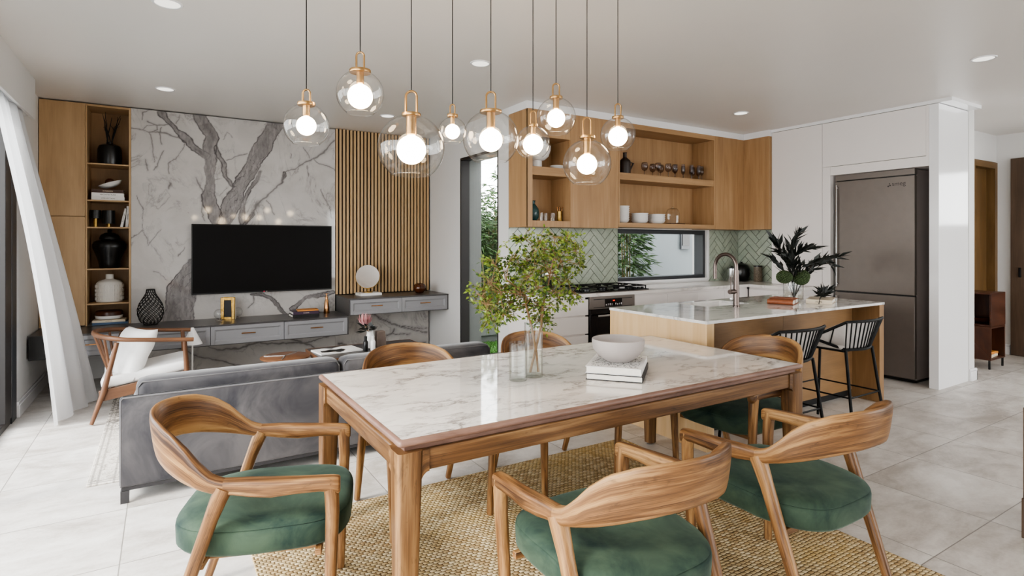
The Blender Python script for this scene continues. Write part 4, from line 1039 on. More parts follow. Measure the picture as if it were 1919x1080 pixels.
def glass_ball(label, x, y):
    t = thing('glass_ball', label, 'ornament', (x, y, .592), 0, None)
    lathe_obj('foot', 'steel', [(.035, 0), (.033, .006), (.01, .012), (.008, .02), (0, .02)], (0, 0, 0), parent=t)
    mb = MB(); mb.sphere((0, 0, .068), .05, 28); mb.build('ball', M['glass'], t)
glass_ball('clear glass ball ornament in front of the gilt frame', .50, 6.66); glass_ball('clear glass ball ornament behind the gilt frame on its right', .685, 6.76)
t = thing('photo_frame', 'gilt photo frame with a dark picture standing on the console', 'frame', (.585, 6.68, .592), math.radians(-22))
fz = MB(); w, h = .14, .235
fz.box(-w / 2, -w / 2 + .032, -.012, .012, 0, h).box(w / 2 - .032, w / 2, -.012, .012, 0, h).box(-w / 2 + .032, w / 2 - .032, -.012, .012, 0, .03).box(-w / 2 + .032, w / 2 - .032, -.012, .012, h - .032, h)
fz.build('moulding', M['gold'], t, bevel=.004)
f = MB(); f.box(-w / 2 + .03, w / 2 - .03, -.004, .006, .028, h - .03); f.build('picture', M['ink'], t)
f = MB(); f.box(-w / 2 - .001, w / 2 + .001, .012, .03, 0, h); f.build('backboard', M['paper'], t)
g = 'books on the low console'
book('book', 'black book at the bottom of the pair on the low console', (1.33, 6.56, .592), .28, .2, .03, 'cover_black', .05, 'f', g)
book('book', 'purple book lying second on the low console', (1.335, 6.56, .6225), .275, .2, .03, 'cover_purple', .02, 'f', g, text='COLOUR', tcol='cover_cream')
book('book', 'thin orange book on top of the pair on the low console', (1.37, 6.57, .653), .22, .16, .012, 'cover_orange', -.08, 'f', g)
lathe_obj('bottle', 'copper', [(.031, 0), (.033, .006), (.031, .06), (.02, .15), (.014, .16), (.014, .185), (.022, .187), (.022, .192), (.008, .194), (.008, .222), (.024, .224), (.024, .228), (0, .229)], (1.607, 6.68, .592), 'slim copper bottle with a pump top at the right end of the low console', 'bottle')
book('book', 'white book lying under the round mirror on the raised console', (2.09, 6.66, .782), .26, .2, .03, 'cover_white', .06, 'f')
t = thing('table_mirror', 'round tilted table mirror on a gold stand on the white book', 'mirror', (2.09, 6.68, .8125), math.radians(-22))
lathe_obj('base', 'gold', [(.06, 0), (.06, .006), (.01, .010), (.006, .014), (.006, .05), (0, .05)], (0, 0, 0), parent=t)
mb = MB(); Rm = Matrix.Rotation(math.radians(80), 4, 'X')
mb.lathe([(.138, 0), (.14, .004), (.138, .009), (0, .009)], (0, -.015, .19), 48, R=Rm); mb.build('mirror_disc', M['mirror'], t)
mb = MB(); mb.tube([(.143 * math.cos(a), -.004 + .02 * 0, .19 + .143 * math.sin(a)) for a in [PI + PI * k / 20 for k in range(21)]], .0035, 8); mb.build('yoke', M['gold'], t)
lathe_obj('bowl', 'amber', [(.03, 0), (.05, .01), (.078, .05), (.08, .075), (.066, .108), (.045, .122), (.04, .12), (.06, .1), (.07, .07), (.04, .02), (0, .015)], (2.70, 6.55, .782), 'round amber glass bowl at the right of the raised console', 'bowl')

# ------------------------------------------------------------------ curtain
nu, nv = 90, 26
mb = MB(); R = []
def cp(u, v):
    """u along the width (0 = camera side), v from top to floor"""
    e = v ** 1.15
    tx, ty, tz = -.962, 4.95 + u * .98, 2.452
    bx, by = -.72 + u * .235, 5.50 + u * .83
    x = tx + (bx - tx) * e; y = ty + (by - ty) * e; z = tz + (.006 - tz) * v
    amp = .010 + .014 * v; ph = u * 2 * PI * 3.6 + .8 * math.sin(u * 7) + .4 * v
    x += amp * math.sin(ph) + .012 * math.sin(u * 31 + v * 2) * (1 - v * .5); y -= amp * .5 * math.sin(ph + .6)
    x += .05 * math.sin(v * PI) * (1 - .3 * u)
    return (x, y, z)
for j in range(nv + 1): R.append([cp(i / nu, j / nv) for i in range(nu + 1)])
mb.rings(R, closed=False, cap=False)
tag(mb.build('curtain', M['curtain'], sharp=180), 'sheer white curtain blowing inward beside the sliding door', 'curtain')
t = thing('curtain_rail', 'thin white curtain rail behind the pelmet', 'rail', (0, 0, 0))
panel_box('track', 'gloss_white', t, (-.985, -.94, -2.9, 6.1, 2.455, 2.475))

# ------------------------------------------------------------------ living room furniture
mb = MB(); mb.box(0, 3.0, 0, 2.15, 0, .010)
tag(mb.build('rug', M['persian'], loc=(-.375, 4.035, .0003), bevel=.003), 'faded cream and grey patterned rug under the sofa and armchair', 'rug')
# sofa
t = thing('sofa', 'long low grey velvet sofa seen from behind', 'sofa', (-.2, 3.67, 0))
SW, SD = 2.45, 1.0
def cushion(mb, x0, x1, y0, y1, z0, z1, r=.04, n=5, puff=.02):
    """soft box with rounded edges (superellipsoid style rings)"""
    R = []
    levels = [(z0, r), (z0 + r * .3, r * .3), (z0 + r, 0), (z1 - r, 0), (z1 - r * .3, r * .3), (z1, r)]
    for z, ins in levels:
        ring = []
        a0, a1, b0, b1 = x0 + ins, x1 - ins, y0 + ins, y1 - ins; q = r
        for cx, cy, st in ((a1 - q, b1 - q, 0), (a0 + q, b1 - q, 1), (a0 + q, b0 + q, 2), (a1 - q, b0 + q, 3)):
            for k in range(n + 1):
                a = (st + k / n) * PI / 2
                ring.append((cx + q * math.cos(a), cy + q * math.sin(a), z))
        R.append(ring)
    mb.rings(R)
def piping(mb, pts, r=.005): mb.tube(pts, r, 6)
mb = MB(); cushion(mb, 0, SW, 0, .05, .085, .572, .016); mb.build('back_panel', M['sofa'], t, sharp=50)
mb = MB(); piping(mb, [(.008, .004, .09), (.008, .004, .555), (.016, .005, .566), (SW - .016, .005, .566), (SW - .008, .004, .555), (SW - .008, .004, .09)], .0045); mb.build('piping', M['sofa_pipe'], t)
mb = MB(); cushion(mb, 0.0, SW, .052, SD, .085, .26, .02); mb.build('seat_base', M['sofa'], t, sharp=50)
for x0, x1 in ((.03, 1.215), (1.225, 2.42)):
    mb = MB(); cushion(mb, x0, x1, .30, SD + .02, .262, .42, .05); mb.build('seat_cushion', M['sofa'], t, sharp=50)
for x0, x1 in ((.068, 1.222), (1.232, 2.385)):
    mb = MB(); cushion(mb, x0, x1, .17, .36, .27, .62, .045); c = mb.build('back_cushion', M['sofa'], t, sharp=50)
    p = MB(); piping(p, [(x0 + .012, .185, .3), (x0 + .012, .185, .58), (x0 + .03, .186, .606), (x1 - .03, .186, .606), (x1 - .012, .185, .58), (x1 - .012, .185, .3)], .004); p.build('piping', M['sofa_pipe'], c)
panel_box('plinth', 'sofa_base', t, (.01, SW - .01, .012, SD - .02, .066, .086))
for x in (.005, SW - .045):
    for y in (.008, SD - .06):
        f = MB(); f.box(x, x + .04, y, y + .012, 0, .066); f.box(x, x + .012, y + .012, y + .06, .052, .066); f.build('foot', M['sofa_base'], t)
# armchair
t = thing('armchair', 'walnut framed armchair with a curved hoop arm rail and white seat', 'armchair', (-.12, 5.66, .0115))
for s_ in (-1, 1):
    mb = MB(); mb.tube([(-.347, s_ * .285, 0), (-.27, s_ * .30, .24), (-.185, s_ * .305, .615)], [.014, .021, .017], 12); mb.build('rear_leg', M['walnut'], t)
    mb = MB(); mb.tube([(.315, s_ * .275, 0), (.29, s_ * .285, .30), (.27, s_ * .30, .60)], [.014, .022, .016], 12); mb.build('front_leg', M['walnut'], t)
    mb = MB(); mb.box(-.30, .31, s_ * .275 - .012, s_ * .275 + .012, -.04, .045, R=Matrix.Translation((0, 0, .25)) @ Matrix.Rotation(math.radians(-9), 4, 'Y')); mb.build('side_rail', M['walnut'], t, bevel=.004)
for q in ((.285, .31, -.28, .28, .25, .335), (-.29, -.265, -.27, .27, .17, .24)):
    mb = MB(); mb.box(*q); mb.build('cross_rail', M['walnut'], t, bevel=.004)
pts = [(.335, -.305, .595), (.1, -.31, .612), (-.12, -.308, .632)] + [(-.12 - .235 * math.sin(PI * k / 12), -.308 * math.cos(PI * k / 12), .632 + .035 * math.sin(PI * k / 12)) for k in range(1, 12)] + [(-.12, .308, .632), (.1, .31, .612), (.335, .305, .595)]
mb = MB(); mb.tube(pts, [.017] * 3 + [.019] * 11 + [.017] * 3, 12); mb.build('arm_rail', M['walnut'], t)
for a in (-50, -18, 18, 50):
    a = math.radians(a)
    mb = MB(); mb.tube([(-.12 - .235 * math.cos(a), -.308 * math.sin(a), .655), (-.215, -.24 * math.sin(a) * 1.1, .24)], [.010, .012], 10); mb.build('spindle', M['walnut'], t)
mb = MB(); Rm = Matrix.Rotation(math.radians(-9), 4, 'Y'); q = MB(); cushion(q, -.28, .315, -.262, .262, .055, .135, .022)
q.v = [tuple(Rm @ Vector(v) + Vector((0, 0, .24))) for v in q.v]; q.build('seat_cushion', M['linen'], t, sharp=60)
def pillow(name, w, h, th, mat, n=16):
    mb = MB(); R0 = []; P = {}
    for sgn in (1, -1):
        for i in range(n):
            for j in range(n):
                Q = []
                for a, b_ in ((i, j), (i + 1, j), (i + 1, j + 1), (i, j + 1)):
                    u, v = a / n * 2 - 1, b_ / n * 2 - 1
                    e = max(0, (1 - u ** 4) * (1 - v ** 4)) ** .55
                    pin = 1 - .08 * (1 - abs(u) ** 2) * (abs(v) ** 6) - .0
                    pin2 = 1 - .08 * (1 - abs(v) ** 2) * (abs(u) ** 6)
                    wr = .010 * math.sin(u * 6 + v * 9) * e
                    Q.append((u * w / 2 * pin2, sgn * (th / 2 * e + wr * .5), v * h / 2 * pin))
                mb.quad(Q, [(p[0], p[2]) for p in Q])
    return mb.build(name, M[mat], sharp=180)
o = pillow('throw_pillow', .43, .43, .15, 'linen')
tag(o, 'plump white linen pillow leaning on the back of the walnut armchair', 'pillow', loc=(-.225, 5.62, .50)); o.rotation_euler = (math.radians(-26), 0, math.radians(-90 + 30))
# low lamp with white cone shade beyond the armchair
t = thing('cone_lamp', 'small white cone-shaded lamp behind the front of the armchair', 'lamp', (.235, 6.12, 0))
lathe_obj('base', 'white_ceramic', [(.08, 0), (.08, .012), (.008, .018), (.007, .60), (0, .60)], (0, 0, .0), parent=t)
lathe_obj('shade', 'linen', [(.008, .605), (.012, .605), (.085, .45), (.083, .45)], (0, 0, 0), parent=t)
# coffee tables
t = thing('coffee_table', 'rectangular low table with dark stone top behind the sofa', 'table', (1.70, 5.38, .0115))
mb = MB(); mb.box(-.52, .52, -.30, .30, .345, .368); mb.build('tabletop', M['console_dark'], t, bevel=.003)
mb = MB(); mb.box(-.53, .53, -.31, -.30, .33, .37).box(-.53, .53, .30, .31, .33, .37).box(-.53, -.52, -.30, .30, .33, .37).box(.52, .53, -.30, .30, .33, .37); mb.build('edge_trim', M['walnut'], t)
for x in (-.47, .47):
    for y in (-.25, .25):
        mb = MB(); mb.tube([(x, y, 0), (x * .97, y * .97, .345)], [.014, .02], 10); mb.build('leg', M['walnut'], t)
t = thing('side_table', 'small round walnut table with pale inlaid lines left of the coffee table', 'table', (.94, 5.42, .0115))
lathe_obj('tabletop', 'walnut', [(.20, .352), (.212, .358), (.212, .368), (.2, .374), (0, .374)], (0, 0, 0), parent=t, seg=48)
mb = MB(); mb.tube([(.0, -.005, .3745), (.12, .12, .3745)], .006, 4); mb.tube([(-.06, -.17, .3745), (.0, -.005, .3745)], .006, 4); mb.tube([(.0, -.005, .3745), (-.17, .06, .3745)], .006, 4); mb.build('inlay', M['steel_light'], t)
for k in range(3):
    a = 2 * PI * k / 3 + .4; mb = MB(); mb.tube([(.17 * math.cos(a), .17 * math.sin(a), 0), (.12 * math.cos(a), .12 * math.sin(a), .352)], [.012, .017], 10); mb.build('leg', M['walnut'], t)
# open magazine
t = thing('open_book', 'open picture book with black artwork on the coffee table', 'book', (1.40, 5.42, .3815), math.radians(8))
for s_ in (-1, 1):
    mb = MB(); R = []
    for k in range(9):
        q = k / 8; x = s_ * q * .20; z = .012 * math.sin(min(1, q * 1.6) * PI * .62) + .002
        R.append([(x, -.13, z), (x, .13, z), (x, .13, 0), (x, -.13, 0)])
    mb.rings(R); mb.build('page_block', M['cover_white'], t, sharp=50)
mb = MB(); random.seed(3); P = [(-.17, -.06), (-.12, -.09), (-.05, -.08), (.02, -.09), (.07, -.04), (.05, .02), (.0, .0), (-.06, .03), (-.12, .0), (-.16, .01)]
for k in range(len(P)): mb.quad([(-.05, -.03, .0152), (*P[k], .0152), (*P[(k + 1) % len(P)], .0152)])
mb.build('artwork', M['ink'], t)
# bottles and protea
def bottle(label, mat, x, y):
    t = thing('bottle', label, 'bottle', (x, y, .3805))
    lathe_obj('bottle_body', mat, [(.021, 0), (.023, .004), (.023, .085), (.016, .096), (.011, .10)], (0, 0, 0), parent=t, seg=20)
    lathe_obj('cap', mat, [(.0135, .098), (.0135, .138), (0, .138)], (0, 0, 0), parent=t, seg=20)
bottle('small matt black bottle on the coffee table', 'black', 1.635, 5.29); bottle('small white bottle beside the black one on the coffee table', 'white_ceramic', 1.70, 5.275)
t = thing('protea_vase', 'white vase with a pink protea flower and dark leaves on the coffee table', 'vase', (1.705, 5.38, .3805))
lathe_obj('vase_body', 'white_ceramic', [(.03, 0), (.045, .01), (.05, .05), (.04, .11), (.03, .15), (.03, .17), (.025, .17), (.025, .14)], (0, 0, 0), parent=t)
mb = MB(); C0 = Vector((-.05, 0, .235))
for ring, (n, tilt, L) in enumerate(((7, .25, .10), (9, .55, .10), (11, .9, .085))):
    for k in range(n):
        a = 2 * PI * (k + ring * .5) / n; d = Vector((math.cos(a) * math.sin(tilt), math.sin(a) * math.sin(tilt), math.cos(tilt)))
        o_ = C0 + Vector((math.cos(a), math.sin(a), 0)) * .018; s_ = Vector((-math.sin(a), math.cos(a), 0)) * .012
        mid = o_ + d * L * .55; tip = o_ + d * L + Vector((0, 0, .02)) - Vector((math.cos(a), math.sin(a), 0)) * .012
        mb.quad([o_ - s_ * .5, o_ + s_ * .5, mid + s_, tip, mid - s_])
mb.build('flower', M['pink'], t, sharp=180)
mb = MB(); mb.tube([(0, 0, .1), (-.03, 0, .2), C0], .006, 6); mb.build('stem', M['twig'], t)
mb = MB(); random.seed(6)
for k in range(26):
    a = random.uniform(0, 2 * PI); leaf_quads(mb, (-.02 + .02 * math.cos(a), .02 * math.sin(a), .16 + random.uniform(0, .06)), (math.cos(a) + .25, math.sin(a), random.uniform(-.1, .6)), random.uniform(.06, .11), .013)
mb.build('leaves', M['darkleaf'], t, sharp=180)
t = tag(MB().rings([[(x * w_, y * w_, z) for x, y in ((-.05, -.04), (.05, -.04), (.05, .04), (-.05, .04))] for z, w_ in ((0, 1.05), (.08, .95), (.158, .82))], smooth=False).build('stone_vase', M['rock'], bevel=.006), 'tapered grey-brown stone vase right of the protea', 'vase', loc=(1.82, 5.42, .3805))
# ------------------------------------------------------------------ dining
mb = MB(); mb.box(.335, 2.785, .95, 3.03, 0, .009)
tag(mb.build('rug', M['jute'], bevel=.003, loc=(0, 0, .0003)), 'chunky woven jute rug under the dining table', 'rug')
ZR = .0098
TX0, TX1, TY0, TY1, TZ = .655, 2.935, 1.765, 2.895, .75
t = thing('dining_table', 'rectangular wooden dining table with a polished white marble top', 'table', (0, 0, 0))
mb = MB(); e = .016; mb.box(TX0 + e, TX1 - e, TY0 + e, TY1 - e, .728, TZ); mb.build('tabletop', M['marble_table'], t)
def rrect(x0, x1, y0, y1, r, z, n=4):
    P = []
    for cx, cy, st in ((x1 - r, y1 - r, 0), (x0 + r, y1 - r, 1), (x0 + r, y0 + r, 2), (x1 - r, y0 + r, 3)):
        for k in range(n + 1):
            a = (st + k / n) * PI / 2; P.append((cx + r * math.cos(a), cy + r * math.sin(a), z))
    return P
mb = MB(); R = []
for ins, z in ((e - .0005, TZ + .0004), (e - .004, TZ + .0003), (.006, TZ - .002), (.001, TZ - .007), (0, TZ - .014), (.003, TZ - .021), (.012, TZ - .026), (.03, TZ - .027)):
    R.append(rrect(TX0 + ins, TX1 - ins, TY0 + ins, TY1 - ins, max(.004, .014 - ins * .5), z))
# edge strip: grain along each edge
mb.rings(R, cap=False); q = []
for f, u in zip(mb.f, mb.uv):
    c = [mb.v[i] for i in f]; dx = max(p[0] for p in c) - min(p[0] for p in c); dy = max(p[1] for p in c) - min(p[1] for p in c)
    q.append([((p[0], p[2] * 3 + p[1] * .2) if dx > dy else (p[1], p[2] * 3 + p[0] * .2 + 4)) for p in c])
mb.uv = q; mb.build('edge_moulding', M['walnut_edge'], t, sharp=60)
panel_box('underboard', 'walnut_edge', t, (TX0 + .03, TX1 - .03, TY0 + .03, TY1 - .03, .702, .7275))
AP0, AP1 = .631, .704
panel_box('apron', 'table_wood', t, (TX0 + .105, TX1 - .105, TY0 + .014, TY0 + .04, AP0, AP1), bevel=.006, grain='x')
panel_box('apron', 'table_wood', t, (TX0 + .105, TX1 - .105, TY1 - .04, TY1 - .014, AP0, AP1), bevel=.006, grain='x')
panel_box('apron', 'table_wood', t, (TX0 + .014, TX0 + .04, TY0 + .105, TY1 - .105, AP0, AP1), bevel=.006, grain='y')
panel_box('apron', 'table_wood', t, (TX1 - .04, TX1 - .014, TY0 + .105, TY1 - .105, AP0, AP1), bevel=.006, grain='y')
def table_leg(sx, sy):
    """square leg, flaring into the two aprons with a curved shoulder"""
    mb = MB(); R = []
    for z, w in ((ZR, .062), (.3, .074), (.52, .082), (.60, .085), (.706, .088)):
        r = .012; R.append([(p[0] * sx, p[1] * sy, p[2]) for p in (rrect(0, w, 0, w, r, z, 3))])
    mb.rings(R)
    for ax in (0, 1):   # curved brackets
        n = 7; A = []
        for k in range(n + 1):
            q = k / n; x = .078 + .034 * (1 - math.cos(q * PI / 2)); z = AP0 - .05 + .05 * math.sin(q * PI / 2)
            P = [(x, .006, z), (x, .044, z), (x, .044, AP1), (x, .006, AP1)]
            A.append([((p[0] * sx, p[1] * sy, p[2]) if ax == 0 else (p[1] * sx, p[0] * sy, p[2])) for p in P])
        mb.rings(A, smooth=False)
    return mb
for sx, sy in ((1, 1), (1, -1), (-1, 1), (-1, -1)):
    ox, oy = (TX0 + .0 if sx > 0 else TX1 - .0), (TY0 + .002 if sy > 0 else TY1 - .002)
    table_leg(sx, sy).build('leg', M['table_wood'], t, loc=(ox, oy, 0), sharp=40)

# ---- dining chairs
def chair(label):
    t = thing('dining_chair', label, 'chair', (0, 0, 0), 0, 'wooden dining chairs around the table')
    kx, ky = -.075, .283; A = .285
    TH = [90, 97, 105, 114, 125, 140, 155, 170, 180]
    ZT = [.626, .637, .672, .722, .764, .793, .805, .810, .811]
    ZB = [.578, .584, .594, .606, .622, .643, .658, .666, .668]
    TK = [.046, .045, .040, .034, .029, .026, .025, .025, .025]
    def sect(x, y, nx, ny, zb, zt, tk, lean, n=12):
        """rounded section, n = outward normal in plan"""
        ring = []; zc, h = (zb + zt) / 2, (zt - zb) / 2
        for k in range(n * 2):
            a = 2 * PI * (k + .5) / (n * 2); c, s_ = math.cos(a), math.sin(a)
            e = .55; c = math.copysign(abs(c) ** e, c); s_ = math.copysign(abs(s_) ** (.75 if h > .05 else e), s_)
            o_ = c * tk / 2 + s_ * h * lean
            ring.append((x + nx * o_, y + ny * o_, zc + s_ * h))
        return ring
    # backrest: bent plank from one rear leg round to the other
    R = []; m_ = 44
    for k in range(m_ + 1):
        th = 90 + 180 * k / m_; q = th if th <= 180 else 360 - th
        a = math.radians(th); zt = np.interp(q, TH, ZT); zb = np.interp(q, TH, ZB); tk = np.interp(q, TH, TK)
        x = kx + A * math.cos(a); y = ky * math.sin(a)
        nx, ny = math.cos(a) / A, math.sin(a) / ky; L = math.hypot(nx, ny)
        R.append(sect(x, y, nx / L, ny / L, zb, zt, tk, np.interp(q, [90, 130, 180], [0, .10, .16])))
    mb = MB(); mb.rings(R, cap=False); mb.build('backrest', M['chair_wood'], t, sharp=75)
    for s_ in (-1, 1):
        # arm from the back junction to the front leg
        R = []
        for x, y, zb, zt, tk in ((kx, ky, ZB[0], ZT[0], TK[0]), (-.045, .284, .575, .625, .0455), (0, .286, .566, .624, .048), (.07, .287, .558, .619, .050), (.15, .285, .562, .613, .049), (.22, .282, .562, .609, .049), (.262, .280, .556, .606, .047), (.280, .279, .548, .603, .044), (.285, .279, .552, .598, .038)):
            R.append([(p[0], p[1] * s_, p[2]) for p in sect(x, y, 0, 1, zb, zt, tk, 0)])
        mb = MB(); mb.rings(R if s_ > 0 else [r[::-1] for r in R]); mb.build('armrest', M['chair_wood'], t, sharp=75)
        # legs
        mb = MB(); mb.tube([(.246, s_ * .258, 0), (.254, s_ * .268, .30), (.260, s_ * .277, .48), (.258, s_ * .279, .545), (.252, s_ * .280, .59)], [.0155, .020, .0225, .0235, .0245], 16, flat=.75); mb.build('front_leg', M['chair_wood'], t, sharp=50)
        mb = MB(); mb.tube([(-.285, s_ * .272, 0), (-.19, s_ * .279, .28), (-.115, s_ * .283, .50), (-.092, s_ * .284, .56), (-.074, s_ * .284, .600)], [.0155, .020, .0225, .026, .0275], 16, flat=.75); mb.build('rear_leg', M['chair_wood'], t, sharp=50)
        mb = MB(); mb.box(-.15, .20, s_ * .185 - .011, s_ * .185 + .011, .325, .352, 'x'); mb.build('side_rail', M['chair_wood'], t, bevel=.003)
    for x0, hw in ((.20, .255), (-.165, .265)):
        mb = MB(); mb.box(x0, x0 + .022, -hw, hw, .328, .3515, 'y'); mb.build('cross_rail', M['chair_wood'], t, bevel=.003)
    # seat cushion: rounded outline, wide front, round back
    def outline(s, ins=0):
        P = []
        for k in range(56):
            a = 2 * PI * k / 56; c, d = math.cos(a), math.sin(a)
            ex = .5 if c > 0 else .72
            x = math.copysign(abs(c) ** ex, c) * (.305 if c > 0 else .285) + .005; y = math.copysign(abs(d) ** .55, d) * (.262 if c > 0 else .268 - .02 * abs(c))
            P.append((x * (1 - ins / .29), y * (1 - ins / .26)))
        return P
    R = []
    for z, ins in ((.352, .035), (.356, .012), (.37, .002), (.425, 0), (.436, .002), (.4385, .007), (.441, .004), (.452, .012), (.462, .035), (.468, .08), (.472, .15), (.473, .22)):
        R.append([(x, y, z) for x, y in outline(0, ins)])
    mb = MB(); mb.rings(R); mb.build('seat_cushion', M['green'], t, sharp=70)
    return t
CH = [(.333, 2.292, -19.2, 'dining chair at the left end of the table, beside the sofa, turned slightly'),
      (1.26, 1.405, 90, 'dining chair nearest the camera at the centre bottom, its back towards the viewer'),
      (2.165, 1.385, 90, 'dining chair on the near right side, in front of the bar stools, back to viewer'),
      (1.17, 2.775, -90, 'dining chair tucked under the far side of the table in front of the sofa'),
      (2.03, 2.775, -90, 'dining chair tucked under the far side of the table behind the glass vase'),
      (2.912, 2.15, 180, 'dining chair at the right end of the table in front of the kitchen island')]
c0 = chair(CH[0][3]); c0.location = (CH[0][0], CH[0][1], .0008); c0.rotation_euler = (0, 0, math.radians(CH[0][2]))
for i, (x, y, r, lb) in enumerate(CH[1:]): dup(c0, lb, (x, y, ZR), math.radians(r))
c0.location.z = ZR

# ---- things on the dining table
ZT_ = TZ + .0008
def glass_cyl(name, label, cat, loc, r, h, water=None, group=None):
    t = thing(name, label, cat, loc)
    lathe_obj('glass_wall', 'glass', [(0, .012), (r - .004, .012), (r - .003, h), (r, h), (r, .004), (r - .003, 0), (0, 0)], (0, 0, 0), parent=t, seg=40)
    if water:
        lathe_obj('water', 'water', [(r - .0045, .013), (r - .0045, water), (0, water)], (0, 0, 0), parent=t, seg=32)
    return t
glass_cyl('tumbler', 'empty clear glass tumbler on the dining table', 'glass', (1.432, 2.265, ZT_), .042, .18)
t = glass_cyl('branch_vase', 'tall clear glass vase of leafy green branches on the dining table', 'vase', (1.537, 2.29, ZT_), .0455, .262, .125)
O = Vector((1.537, 2.29, ZT_))
ST = [[(1.562, 2.285, .772), (1.553, 2.29, .868), (1.531, 2.292, .974), (1.515, 2.295, 1.038), (1.497, 2.3, 1.106), (1.506, 2.31, 1.142), (1.46, 2.32, 1.185), (1.4, 2.32, 1.226)],
      [(1.520, 2.295, .772), (1.552, 2.29, .893), (1.578, 2.285, .997), (1.588, 2.285, 1.088), (1.613, 2.28, 1.179), (1.633, 2.28, 1.271), (1.665, 2.28, 1.363)],
      [(1.503, 2.3, 1.106), (1.537, 2.31, 1.143), (1.585, 2.33, 1.18)], [(1.506, 2.31, 1.142), (1.415, 2.27, 1.162), (1.327, 2.25, 1.178)], [(1.613, 2.28, 1.205), (1.682, 2.32, 1.256), (1.749, 2.35, 1.309)]]
mb = MB()
for k, s_ in enumerate(ST):
    n = len(s_); mb.tube([Vector(p) - O for p in s_], [(.0065 if k < 2 else .003) * (1 - .6 * q / n) for q in range(n)], 7)
allp = [Vector(p) for s_ in ST for p in s_[3 if len(s_) > 4 else 0:]]
random.seed(31); lf = MB()
for c in CL:
    c = Vector(c); near = min(allp, key=lambda p: (p - c).length)
    mid = (c + near) / 2 + Vector((random.uniform(-.03, .03), random.uniform(-.03, .03), random.uniform(-.03, .01)))
    mb.tube([near - O, mid - O, c - O], [.0024, .0018, .001], 5)
    for q in range(22):
        d = Vector((random.gauss(0, 1), random.gauss(0, 1), random.gauss(0, .8))).normalized(); L = .03 + .05 * random.random()
        p = c + d * L * Vector((1.15, 1.15, .9)).x - Vector((0, 0, .006))
        mb.tube([c - O, c + d * L * .6 - O + Vector((0, 0, .006)), p - O], [.001, .0009, .0005], 4)
        for l in range(random.randint(4, 6)):
            b0 = c + (p - c) * random.uniform(.35, 1.05)
            e = (d + Vector((random.uniform(-1.2, 1.2), random.uniform(-1.2, 1.2), random.uniform(-.7, .9)))).normalized()
            leaf_quads(lf, b0 - O, e, random.uniform(.016, .027), random.uniform(.0045, .0072), m=random.choice((0, 0, 1)))
mb.build('branches', M['twig'], t); lf.build('foliage', [M['leaf'], M['leaf2']], t, sharp=180)
# books and bowl
ang = math.atan2(1.905 - 2.108, 1.884 - 1.711)
bx, by = 1.712, 2.105; ux = Vector((math.cos(ang), math.sin(ang), 0)); uy = Vector((-ux.y, ux.x, 0))
cc = Vector((1.884, 1.905, 0)) - ux * .133 + uy * .175
book('book', 'white-paged book with black covers, lower one under the bowl on the dining table', (cc.x, cc.y, ZT_), .266, .34, .030, 'cover_black', ang, 'r', 'books under the grey bowl')
o = book('book', 'white book with black floral cover pattern directly under the grey bowl', (cc.x - ux.x * .004, cc.y - ux.y * .004, ZT_ + .0305), .262, .335, .033, 'cover_white', ang, 'r', 'books under the grey bowl')
mb = MB(); random.seed(14)
for k in range(420):
    while True:
        x, y = random.uniform(-.118, .118), random.uniform(-.155, .155)
        if (abs(x) < .112 and abs(y) < .15): break
    r = random.uniform(.0025, .0075); a0 = random.uniform(0, PI); n = 5
    mb.quad([(x + r * math.cos(a0 + 2 * PI * q / n) * (1 if q % 2 else .5), y + r * math.sin(a0 + 2 * PI * q / n) * (1 if q % 2 else .5), .0334) for q in range(n)])
mb.build('cover_pattern', M['ink'], o, sharp=180)
o = text_mesh('BOTANY', .022, M['cover_white'], 'title', None, (0, 0, 0), (0, 0, 0), .0003); bpy.data.objects.remove(o)
ctr = cc + Vector((.0, .012, 0))
lathe_obj('bowl', 'stone_bowl', [(0, .004), (.05, .004), (.056, 0), (.062, .004), (.10, .030), (.124, .062), (.130, .095), (.129, .110), (.1265, .1115), (.124, .109), (.124, .095), (.117, .064), (.094, .035), (.05, .014), (0, .011)], (1.928, 2.118, ZT_ + .0645), 'matt grey stoneware bowl on the two books', 'bowl', seg=56)

# ------------------------------------------------------------------ pendant lights
PD = [(574, .472, 2.28, 1.855, .085, .037, 1.937, 1.995, 1.778, 0, 'pendant lamp at the far left of the cluster, above the left table edge'),
 (0, .682, 2.28, 2.008, .095, .050, 2.097, 2.177, 1.915, -.011, 'pendant lamp second from the left, hanging highest on the left side'),
 (0, .902, 2.28, 1.808, .141, .062, 1.947, 2.050, 1.672, -.009, 'largest pendant lamp, hanging low in front of the slatted panel'),
 (0, 1.096, 2.28, 1.899, .062, .033, 1.966, 2.018, 1.842, -.002, 'smallest pendant lamp, between the two big globes on the left'),
 (0, 1.292, 2.28, 1.885, .129, .054, 2.008, 2.102, 1.764, -.007, 'big pendant globe in front of the tall narrow window'),
 (0, 1.527, 2.28, 1.887, .083, .049, 1.970, 2.042, 1.809, -.008, 'small pendant before the oak cabinet edge, lower of the overlapping two'),
 (0, 1.665, 2.28, 2.027, .098, .045, 2.123, 2.195, 1.929, -.005, 'pendant lamp hanging high before the oak wall cabinet, upper of the overlapping two'),
 (0, 1.862, 2.28, 1.811, .124, .052, 1.946, 2.050, 1.684, -.003, 'big low pendant globe in front of the oak niche cabinet'),
 (0, 2.074, 2.28, 1.981, .093, .051, 2.072, 2.147, 1.895, -.009, 'pendant lamp at the far right of the cluster, before the wine glass shelf')]
